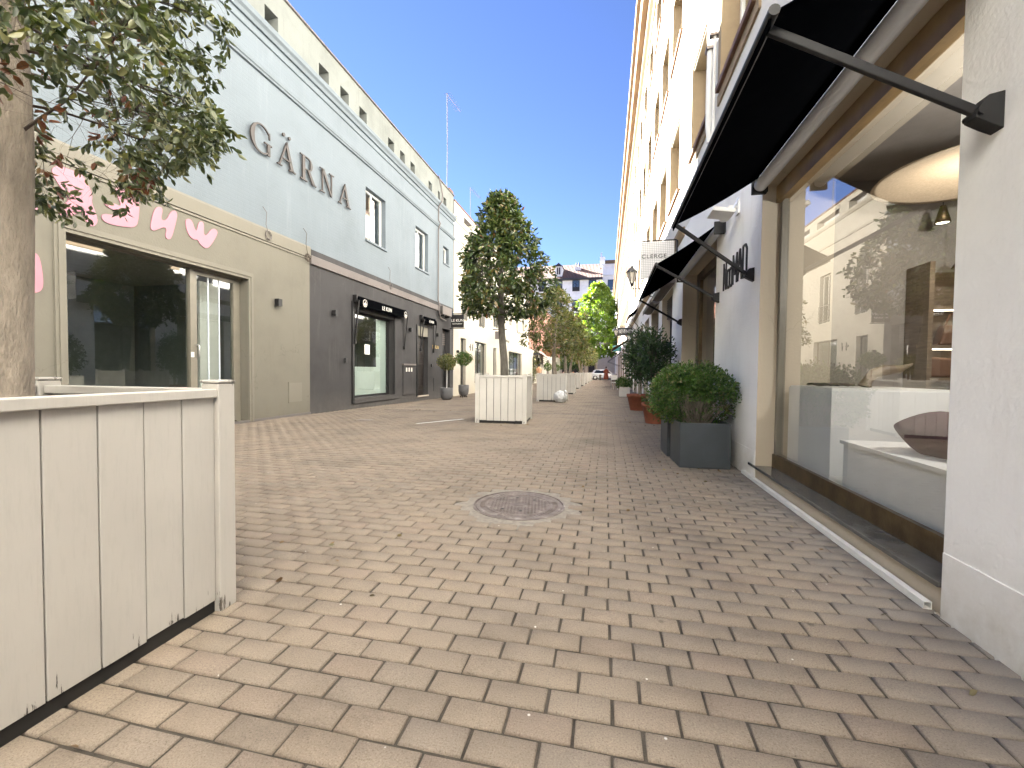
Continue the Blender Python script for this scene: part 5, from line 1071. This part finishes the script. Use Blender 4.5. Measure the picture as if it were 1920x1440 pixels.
# nearest tree: bare inner twigs, leaves at the outer ends
def near_tree():
    global rng
    rng = np.random.default_rng(5); x, y = -2.15, 1.17
    t = empty('evergreen_tree', (x, y, .85), label='nearest tree with a smooth grey trunk and sparse drooping leafy branches in the corner planter', cat='tree')
    tp = [(x - .03, y, .80), (x - .028, y, .95), (x - .02, y, 1.15), (x, y, 1.5), (x + .02, y, 1.9), (x + .01, y, 2.3), (x - .02, y, 2.8), (x, y, 3.3), (x + .02, y, 3.7)]
    b = MB(); b.tube(tp, [.070, .062, .058, .056, .051, .047, .036, .024, .01], 'bark', 20)
    o = b.build('trunk', origin=t.location); o.parent = t; o.location = (0, 0, 0)
    segs = []; tips = []; base = np.array([x, y, 0.])
    def grow(p, d, ln, r, lev):
        n = 5 if lev < 2 else 4; 
        for k in range(n):
            d = d + rng.normal(0, .16 if lev else .09, 3) + np.array([0, 0, (-.03, -.06, -.05, -.03)[lev]]); d /= np.linalg.norm(d); q = p + d * ln / n; r2 = r * (.80 if lev < 3 else .7)
            q_r = math.hypot(q[0] - x, q[1] - y)
            lim = .60 + .13 * math.sin(3 * math.atan2(q[1] - y, q[0] - x) + 4 * q[2]) + .06 * math.sin(11 * q[2] + 5 * q[0]); u_ = (q[0] - x) * .487 + (q[1] - y) * .874
            if q_r > lim + .06 or q[2] < 1.71 + .45 * max(0, u_ - .2): 
                tips.append((p, d)); return
            segs.append([*p, *q, r, r2]); 
            if lev < 3 and (k > 0 or lev > 0):
                for _ in range((2, 2, 2)[lev]):
                    if rng.uniform() < (.95, .85, .62)[lev]:
                        dd = d * .75 + rng.normal(0, .62, 3); dd[2] -= .12; dd /= np.linalg.norm(dd); grow(q, dd, ln * (.62, .55, .5)[lev] * rng.uniform(.7, 1.2), r2 * .6, lev + 1)
            p = q; r = r2
        tips.append((p, d))
    for k in range(44):
        a = k * 2.39996; z = 1.88 + 1.55 * (k / 44) ** .9
        el = rng.uniform(.0, .45) if z < 2.6 else rng.uniform(.2, .7)
        d = np.array([math.cos(a) * math.cos(el), math.sin(a) * math.cos(el), math.sin(el)])
        grow(np.array([x, y, z]), d, rng.uniform(.6, .8), .007, 0)
    segs = np.array(segs)
    o = twigs('branches', segs, 'twig'); o.parent = t; o.data.transform(Matrix.Translation(-t.location))
    P = np.array([p for p, d in tips]); D = np.array([d for p, d in tips]); R = np.hypot(P[:, 0] - x, P[:, 1] - y)
    lim = 1.60 + .0 * R
    keep = (rng.uniform(size=len(P)) < np.clip((R - .25) / .35, .03, 1)) & (P[:, 2] > 1.62)
    P = P[keep]; D = D[keep]; R = R[keep]; nl = 5; kk = rng.uniform(size=len(P)) < .8; P = P[kk]; D = D[kk]; R = R[kk]
    Q = np.repeat(P, nl, 0); E = np.repeat(D, nl, 0) * .7 + rng.normal(0, .6, (len(P) * nl, 3)) - [0, 0, .3]; Q = Q - np.repeat(D, nl, 0) * rng.uniform(0, .06, (len(Q), 1))
    rv = np.clip(rng.beta(2, 2.2, len(Q)) * .85 + np.repeat(rng.uniform(-.15, .15, len(P)), nl), 0, .84)
    inner = np.repeat(R < .42, nl) & (rng.uniform(size=len(Q)) < .45); rv[inner] = rng.uniform(.9, 1, inner.sum())
    o = leaves('foliage', Q, E, .036, 'lf_near', width=.42, fold=.35, rnd=rv); o.parent = t; o.data.transform(Matrix.Translation(-t.location))
    print('near tree', len(segs), 'twigs', len(Q), 'leaves')
near_tree()

# ------------------------------------------------------------------ pots and shrubs
def shrub(parent, c, r, mat, leafsize, n, name='foliage', shell=.55, seed=3, width=.5, flat=1., zmin=None):
    global rng
    rng = np.random.default_rng(seed); v = rng.normal(size=(n, 3)); v /= np.linalg.norm(v, axis=1, keepdims=True)
    a = np.arctan2(v[:, 1], v[:, 0]); lob = 1 + .10 * np.sin(4 * a + v[:, 2] * 3 + seed) + .06 * np.sin(9 * a - v[:, 2] * 7) + .04 * np.sin(15 * v[:, 2] + 6 * a)
    k = (shell + (1 - shell) * rng.uniform(0, 1, n) ** .5) * lob; P = v * k[:, None] * r + c
    if zmin is not None:
        open_ = (v[:, 2] < -.18) & (np.abs(np.arctan2(v[:, 1], v[:, 0]) + 1.2) < .95) & (rng.uniform(size=len(P)) < .93)
        kk = (P[:, 2] > zmin) & ~open_ & (np.sin(v[:, 0] * 11 + seed) * np.sin(v[:, 1] * 9) * np.sin(v[:, 2] * 10 + 1) > -.55); P = P[kk]; v = v[kk]
    D = v * .7 + rng.normal(0, .6, P.shape) + [0, 0, .1]; cl = .30 * np.sin(P[:, 0] * 23 + P[:, 2] * 17) * np.sin(P[:, 1] * 19 - P[:, 2] * 13)
    rv = np.clip(rng.beta(2, 2, len(P)) + cl, 0, .98); rv[rng.uniform(size=len(P)) < .03] = 1
    o = leaves(name, P, D, leafsize, mat, width=width, rnd=rv); o.parent = parent; o.data.transform(Matrix.Translation(-Vector(parent.location))); return o
def stems(parent, c, top, spread, n, r, mat='twig', name='stems'):
    segs = []
    for k in range(n):
        a = random.uniform(0, 6.28); q = random.uniform(.1, 1); p0_ = np.array(c) + [spread * .35 * q * math.cos(a), spread * .35 * q * math.sin(a), 0]; p2 = np.array(c) + [spread * q * math.cos(a), spread * q * math.sin(a), top * random.uniform(.7, 1)]
        p1_ = p0_ * .5 + p2 * .5 + np.random.default_rng(k).normal(0, .02, 3); segs += [[*p0_, *p1_, r, r * .8], [*p1_, *p2, r * .8, r * .4]]
    o = twigs(name, segs, mat); o.parent = parent; o.data.transform(Matrix.Translation(-Vector(parent.location))); return o
# anthracite boxes with boxwood
def box_planter(cx, cy, w, d, h, rz, lab):
    t = empty('box_planter', (cx, cy, 0), rz=rz, label=lab, cat='planter', group='anthracite box planters by the shop wall')
    b = MB(); e = .02
    for q in ((-w / 2, w / 2, -d / 2, -d / 2 + e), (-w / 2, w / 2, d / 2 - e, d / 2), (-w / 2, -w / 2 + e, -d / 2 + e, d / 2 - e), (w / 2 - e, w / 2, -d / 2 + e, d / 2 - e)): b.box(*q, .0, h, 'anthracite')
    o = b.build('container', t, bevel=.006); MB().box(-w / 2 + e, w / 2 - e, -d / 2 + e, d / 2 - e, .02, h - .05, 'soil').build('soil', t); return t
box_planter(1.06, 5.31, .53, .53, .50, rad(3), 'anthracite box planter nearest the camera against the shop wall')
box_planter(1.0, 5.92, .5, .5, .50, rad(2), 'anthracite box planter half hidden behind the nearest one')
for (cx, cy, r, lab, sd_) in ((1.03, 5.36, (.50, .42, .36), 'wide clipped boxwood bush with bare stems below in the nearest dark planter', 41), (1.0, 5.95, (.36, .36, .34), 'boxwood bush in the second dark planter', 42)):
    t = empty('boxwood_bush', (cx, cy, .45), label=lab, cat='shrub')
    shrub(t, np.array([cx - .04, cy, .80]), np.array(r), 'lf_box', .03, 14000, seed=sd_, shell=.5, zmin=.46)
    stems(t, (cx, cy, .44), .36, .40, 150, .006, mat='bark')
# terracotta pots with tall dark shrubs
def pot(cx, cy, r, h, mat, lab, name='terracotta_pot', group=None, prof=None):
    t = empty(name, (cx, cy, float(gz(cx, cy))), label=lab, cat='plant pot', group=group)
    prof = prof or [(0, 0), (r * .68, 0), (r * .70, .02), (r * .93, h * .80), (r * 1.0, h * .805), (r * 1.02, h * .98), (r * .98, h), (r * .92, h), (r * .88, h * .85)]
    MB().lathe(prof, mat, 36).build('pot_body', t); MB().lathe([(r * .9, h * .88), (0, h * .9)], 'soil', 24).build('soil', t); return t
pot(1.0, 9.35, .27, .42, 'terracotta', 'terracotta pot just behind the dark box planters', group='terracotta pots by the right wall')
pot(.88, 12.45, .31, .45, 'terracotta', 'terracotta pot farther along, under the darkest tall shrub', group='terracotta pots by the right wall')
def tall_shrub(cx, cy, r, zc, h0, lab, seed, n):
    t = empty('potted_tree', (cx, cy, .38), label=lab, cat='shrub')
    put(MB().tube([(cx, cy, .38), (cx + .02, cy, .8), (cx - .03, cy, 1.3), (cx, cy, zc)], [.028, .024, .02, .012], 'bark', 8), 'trunk', t)
    shrub(t, np.array([cx, cy, zc]), np.array(r), 'lf_dark', .075, n, seed=seed, shell=.25, width=.38); stems(t, (cx, cy, zc - r[2] * .8), r[2] * 1.6, r[0] * .9, 40, .006)
tall_shrub(1.0, 9.35, (.36, .40, .55), 1.38, .9, 'loose dark leaved shrub in the nearer terracotta pot', 51, 1700)
tall_shrub(.92, 12.45, (.46, .48, .80), 1.50, .9, 'taller dense dark shrub in the farther terracotta pot', 52, 4200)
# topiaries on the left
rp = [(0, 0), (.14, 0), (.21, .06), (.245, .2), (.25, .46), (.235, .47), (.225, .40)]
for (cx, cy, rs, zc, lab1, lab2, sd_, whitestem) in ((-6.1, 15.9, .36, 1.38, 'grey round stone pot by the charcoal wall', 'ball topiary with a white stem before the charcoal doorway', 61, True), (-6.08, 17.9, .36, 1.58, 'grey round stone pot on a wheeled stand by the cream wall', 'fuller ball topiary with a dark stem at the cream wall', 62, False)):
    k = .92 if not whitestem else 1
    gzv = float(gz(cx, cy))
    p_ = pot(cx, cy, .25, .47, 'stonepot', lab1, name='stone_pot', group='grey stone pots with topiaries', prof=[(a * k, z + (.0 if whitestem else .07)) for a, z in rp])
    if not whitestem:
        b = MB().box(-.16, .16, -.02, .02, .04, .065, 'black').box(-.02, .02, -.16, .16, .04, .0649, 'black')
        for a in range(4): b.lathe([(0, 0), (.025, 0), (.025, .04), (0, .04)], 'black', 10, c=(.14 * math.cos(a * PI / 2), .14 * math.sin(a * PI / 2), 0))
        b.build('wheeled_stand', p_)
    t = empty('topiary_tree', (cx, cy, gzv + .4), label=lab2, cat='shrub', group='ball topiaries by the left facades')
    put(MB().tube([(cx, cy, .3), (cx + .01, cy, .8), (cx, cy, zc)], .018, 'whitepaint' if whitestem else 'bark', 8), 'stem', t)
    shrub(t, np.array([cx, cy, zc]), np.array([rs, rs, rs * .82]), 'lf_olive' if whitestem else 'lf_box', .06, 1900, seed=sd_, shell=.3)
for (cx, cy, lab) in ((-6.0, 44.8, 'round clipped topiary in front of the white ground floor of the salmon building'), (-6.1, 54., 'farthest round topiary by the salmon building')):
    t = empty('topiary_tree', (cx, cy, 0), label=lab, cat='shrub', group='ball topiaries by the left facades')
    put(MB().tube([(cx, cy, .3), (cx, cy, 1.3)], .03, 'bark', 6), 'stem', t); put(MB().lathe([(0, -.1), (.22, -.1), (.28, .35), (.25, .4), (0, .38)], 'whitepot', 16, c=(cx, cy, 0)), 'pot_body', t)
    shrub(t, np.array([cx, cy, 1.55]), np.array([.42, .42, .38]), 'lf_box', .1, 700, seed=71, shell=.5)
# climbing plant at the salmon door
for (y, lab) in ((41.0, 'leafy garland left of the salmon building door'), (43.2, 'leafy garland right of the salmon building door')):
    t = empty('garland', (XL + .1, y, 0), label=lab, cat='plant')
    shrub(t, np.array([XL + .15, y, 1.5]), np.array([.18, .2, 1.45]), 'lf_olive', .12, 500, seed=77, shell=.2)
# white pot farther on the right
t = empty('box_planter', (.79, 19.3, 0), label='white square planter box with green bush on the right farther down the street', cat='planter')
put(MB().box(.56, 1.0, 19.08, 19.52, 0, .42, 'whitepot'), 'container', t, bevel=.02)
t = empty('leafy_bush', (.75, 19.3, .4), label='light green bush growing in the white square planter box', cat='shrub')
shrub(t, np.array([.76, 19.3, .58]), np.array([.36, .34, .26]), 'lf_box', .06, 1500, seed=81, shell=.3)
stems(t, (.76, 19.3, .38), .3, .25, 20, .006)

# dry leaves and scraps lying on the paving
rng = np.random.default_rng(99); PL = []
for (cx, cy, sx_, sy_, k) in ((-1.45, 1.6, .25, .7, 8), (.95, 5.1, .35, .35, 26), (-1.9, 8.3, .7, .3, 18), (.95, 9.2, .3, .4, 16), (-2.4, 3.2, 2.2, 1.8, 6), (-4, 10.6, 1.5, .3, 16), (1.25, 3.3, .08, 1.1, 12), (-6.6, 9, .2, 3, 16)):
    PL.append(np.stack([rng.normal(cx, sx_, k), rng.normal(cy, sy_, k)], 1))
PL = np.concatenate(PL); PL = PL[(PL[:, 0] < 1.36) & (PL[:, 0] > -6.85) & ~((np.abs(PL[:, 0] + 2.1) < .6) & (np.abs(PL[:, 1] - 1.05) < .6))]
P3 = np.column_stack([PL, gz(PL[:, 0], PL[:, 1]) + .006]); D3 = np.column_stack([rng.normal(size=(len(PL), 2)), rng.uniform(-.02, .12, len(PL))])
M['lf_dry'] = leafmat('dry_fallen_leaf', [(0, (.10, .06, .03)), (.5, (.20, .13, .06)), (.8, (.07, .08, .03)), (1, (.30, .24, .15))], .1, .7)
leaves('fallen_leaves', P3, D3, .038, 'lf_dry', width=.45, fold=.15, kind='stuff')

# rubbish bag
bm = bmesh.new(); bmesh.ops.create_icosphere(bm, subdivisions=5, radius=1)
from mathutils import noise as mn
for v in bm.verts:
    p_ = v.co.copy(); d_ = 1 + .09 * mn.noise(p_ * 2.2) + .06 * mn.noise(p_ * 5.) + .035 * abs(mn.noise(p_ * 9.)); z = p_.z
    r_ = 1.0 if z < .4 else 1 - .35 * ((z - .4) / .6) ** 1.5
    v.co = Vector((p_.x * d_ * .225 * r_, p_.y * d_ * .2 * r_, max(-.19, p_.z * d_ * .215)))
me = bpy.data.meshes.new('rubbish_bag'); bm.to_mesh(me); bm.free(); me.materials.append(M['bag'])
for p_ in me.polygons: p_.use_smooth = True
o = bpy.data.objects.new('bag_body', me); bagr = empty('rubbish_bag', (-1.53, 14.72, 0), label='knotted white plastic rubbish bag on the ground against a planter', cat='rubbish bag')
COL.objects.link(o); o.parent = bagr; o.location = (0, 0, .19)
b = MB().lathe([(.03, 0), (.022, .03), (.05, .075), (.06, .1), (.03, .085), (0, .07)], 'bag', 14); o = b.build('knot', bagr); o.location = (.13, -.02, .33); o.rotation_euler = (.2, .9, 0)

# ------------------------------------------------------------------ parked car (side on)
def car():
    t = empty('parked_car', (-.2, 61.5, -.06), label='small silver hatchback parked across the end of the street', cat='car')
    prof = [(-2.0, .28), (-2.02, .62), (-1.9, .86), (-1.75, .95), (-1.55, 1.35), (-1.2, 1.45), (-.2, 1.47), (.35, 1.38), (1.05, .98), (1.75, .84), (1.98, .66), (2.0, .3)]
    def sec(p, yy, k): return (p[0] * (1 if p[1] < .9 else .985), yy * (1 if p[1] < .9 else (.98 if p[1] < 1.1 else .82)), p[1])
    b = MB(); n = len(prof)
    vs = [sec(p, -.84, 0) for p in prof] + [sec(p, .84, 0) for p in prof]
    b.add(vs, [tuple(range(n)), tuple(range(2 * n - 1, n - 1, -1))] + [(i, n + i, n + (i + 1) % n, (i + 1) % n) for i in range(n)], 'carpaint')
    b.build('body', t, bevel=.04)
    for s in (-1, 1):
        b = MB().add([(x, s * (.845 if z < 1 else .705), z) for x, z in ((-1.45, .98), (.85, .98), (.28, 1.34), (-1.2, 1.38))], [(0, 1, 2, 3)], 'carglass'); b.build('side_window', t)
    MB().add([(1.08, -.72, .99), (1.08, .72, .99), (.40, .60, 1.375), (.40, -.60, 1.375)], [(0, 1, 2, 3)], 'carglass').build('windscreen', t)
    for x in (-1.3, 1.25):
        for s in (-1, 1):
            o = MB().lathe([(.0, -.1), (.2, -.1), (.29, -.1), (.31, -.07), (.31, .07), (.29, .1), (.2, .1), (0, .1)], 'tyre', 24).build('wheel', t); o.location = (x, s * .78, .31); o.rotation_euler = (PI / 2, 0, 0)
            q = MB().lathe([(0, -.112), (.17, -.112), (.19, -.1)], 'steel', 16).lathe([(0, .112), (.17, .112), (.19, .1)], 'steel', 16).build('rim', o)
    for s in (-1, 1): MB().box(1.86, 2.0, s * .62 - .12, s * .62 + .12, .62, .74, 'lampglass').build('headlight', t, bevel=.02)
    t.rotation_euler = (0, 0, PI)
    t.rotation_euler = (0, 0, 0)
car()

# ------------------------------------------------------------------ people
def person(loc, rz, lab, parts, sit=False, h=1.65, walk=.0, skirt=False):
    """one skinned body; clothing and hair are separate pieces over it"""
    k = h / 1.7
    root = empty('person', loc, rz=rz, label=lab, cat='person')
    J = dict(pelvis=(0, 0, .92), chest=(0, .0, 1.22), neck=(0, .0, 1.43), head=(0, -.01, 1.58), top=(0, -.01, 1.68))
    R_ = dict(pelvis=.135, chest=.13, neck=.055, head=.085, top=.06)
    E = [('pelvis', 'chest'), ('chest', 'neck'), ('neck', 'head'), ('head', 'top')]
    for s, nme in ((-1, 'l'), (1, 'r')):
        w = walk * s
        J.update({nme + 'sh': (s * .17, 0, 1.37), nme + 'el': (s * .24, .02, 1.12), nme + 'wr': (s * .24, -.08, .90), nme + 'ha': (s * .235, -.12, .82),
                  nme + 'hp': (s * .09, 0, .86), nme + 'kn': (s * .1, -.1 * w - .02, .49), nme + 'an': (s * .1, .12 * w, .09), nme + 'to': (s * .11, .12 * w - .14, .03)})
        R_.update({nme + 'sh': .06, nme + 'el': .042, nme + 'wr': .028, nme + 'ha': .035, nme + 'hp': .09, nme + 'kn': .058, nme + 'an': .04, nme + 'to': .035})
        E += [('chest', nme + 'sh'), (nme + 'sh', nme + 'el'), (nme + 'el', nme + 'wr'), (nme + 'wr', nme + 'ha'), ('pelvis', nme + 'hp'), (nme + 'hp', nme + 'kn'), (nme + 'kn', nme + 'an'), (nme + 'an', nme + 'to')]
    if sit:
        for q in J:
            x, y, z = J[q]
            if q[1:] in ('kn',): J[q] = (x, -.42, .5)
            elif q[1:] in ('an',): J[q] = (x, -.42, .09)
            elif q[1:] in ('to',): J[q] = (x, -.56, .04)
            else: J[q] = (x, y, z - .40)
    names = list(J); me = bpy.data.meshes.new('body')
    me.from_pydata([tuple(c * k for c in J[q]) for q in names], [(names.index(a), names.index(b)) for a, b in E], [])
    o = bpy.data.objects.new('body', me); COL.objects.link(o); o.parent = root
    sm = o.modifiers.new('skin', 'SKIN'); ss = o.modifiers.new('sub', 'SUBSURF'); ss.levels = ss.render_levels = 2
    for i, q in enumerate(names): me.skin_vertices[0].data[i].radius = (R_[q] * k, R_[q] * k * .85)
    me.skin_vertices[0].data[0].use_root = True
    me.materials.append(M['skin']); sm.use_smooth_shade = True
    dz = -.40 if sit else 0
    if parts.get('dress'):
        MB().lathe([(a * k, z * k) for a, z in ((.30, .22), (.29, .5), (.24, .75), (.185, .95), (.15, 1.08), (.17, 1.25), (.19, 1.36), (.12, 1.42), (.06, 1.45))], parts['dress'], 18).build('dress', root)
        for s in (-1, 1): MB().tube([(s * .15 * k, 0, 1.36 * k), (s * .25 * k, .02, 1.12 * k), (s * .26 * k, -.04, 1.0 * k)], [.07, .075, .08], parts['dress'], 10).build('sleeve', root)
    else:
        MB().lathe([(a * k, (z + dz) * k) for a, z in ((.165, .88), (.15, 1.05), (.17, 1.25), (.185, 1.36), (.12, 1.42), (.065, 1.45))], parts['top'], 18).build('shirt', root)
        for s in (-1, 1): MB().tube([(s * .15 * k, 0, (1.36 + dz) * k), (s * .235 * k, .02, (1.14 + dz) * k)], [.07, .06], parts['top'], 10).build('sleeve', root)
        for s, nme in ((-1, 'l'), (1, 'r')):
            q = [J[nme + 'hp'], J[nme + 'kn'], J[nme + 'an']]; MB().tube([tuple(c * k for c in p_) for p_ in q], [.105, .078, .06], parts['legs'], 12).build('trouser_leg', root)
    hz = (1.60 + dz) * k
    b = MB().lathe([(.0, .115), (.06, .10), (.095, .05), (.098, 0), (.085, -.05), (.06, -.08)], 'hair', 16, c=(0, .018, hz))
    if parts.get('bun'): b.lathe([(0, .05), (.045, .02), (.05, -.01), (.03, -.04), (0, -.05)], 'hair', 12, c=(0, .05, hz + .13))
    b.build('hair', root)
    return root
person((-.02, 52.5, 0), PI, 'woman in a long rust red dress walking away near the parked car', dict(dress='rust', bun=True), walk=.8, h=1.68)
person((-6.15, 39.9, 0), rad(200), 'person in a peach top and black trousers standing at the plant framed door', dict(top='peach', legs='blackcl'), h=1.72, walk=.3)
person((-4.5, 47.0, 0), rad(120), 'dark haired seated person in a pink shirt left of the planter row', dict(top='pinkcl', legs='blackcl'), sit=True)
person((-3.9, 52.0, 0), rad(200), 'seated person in peach behind the planter row', dict(top='peach', legs='blackcl'), sit=True)
person((-3.3, 54.0, 0), rad(30), 'seated person in black behind the planter row', dict(top='blackcl', legs='blackcl'), sit=True)
def chair(x, y, rz, lab):
    t = empty('cafe_chair', (x, y, 0), rz=rz, label=lab, cat='chair')
    MB().box(-.21, .21, -.21, .21, .43, .455, 'whitepaint').build('seat', t, bevel=.01)
    MB().box(-.2, .2, .2, .22, .6, .86, 'whitepaint').build('backrest', t, bevel=.008)
    for a in (-1, 1):
        for c in (-1, 1): MB().bar((a * .2, c * .21, 0), (a * .19, c * .2, .86 if c > 0 else .43), .025, .025, 'steel').build('leg', t)
chair(-4.5, 47.05, rad(120), 'cafe chair under the person in the pink shirt'); chair(-3.9, 52.05, rad(200), 'cafe chair under the seated person in peach'); chair(-3.3, 54.0, rad(30), 'cafe chair under the seated person in black')
chair(.55, 26.5, rad(160), 'pale metal cafe chair on the right beyond the white square planter box')
# grey post by the car
t = empty('bollard', (-.75, 57.0, 0), label='short stone bollard in front of the silver car', cat='bollard'); put(MB().lathe([(0, 0), (.13, 0), (.13, .6), (.16, .62), (.16, .72), (.1, .76), (0, .77)], 'concrete', 16, c=(-.75, 57.0, 0)), 'post', t); put(MB().lathe([(.165, .64), (.165, .70)], 'tile', 16, c=(-.75, 57.0, 0)), 'band', t)
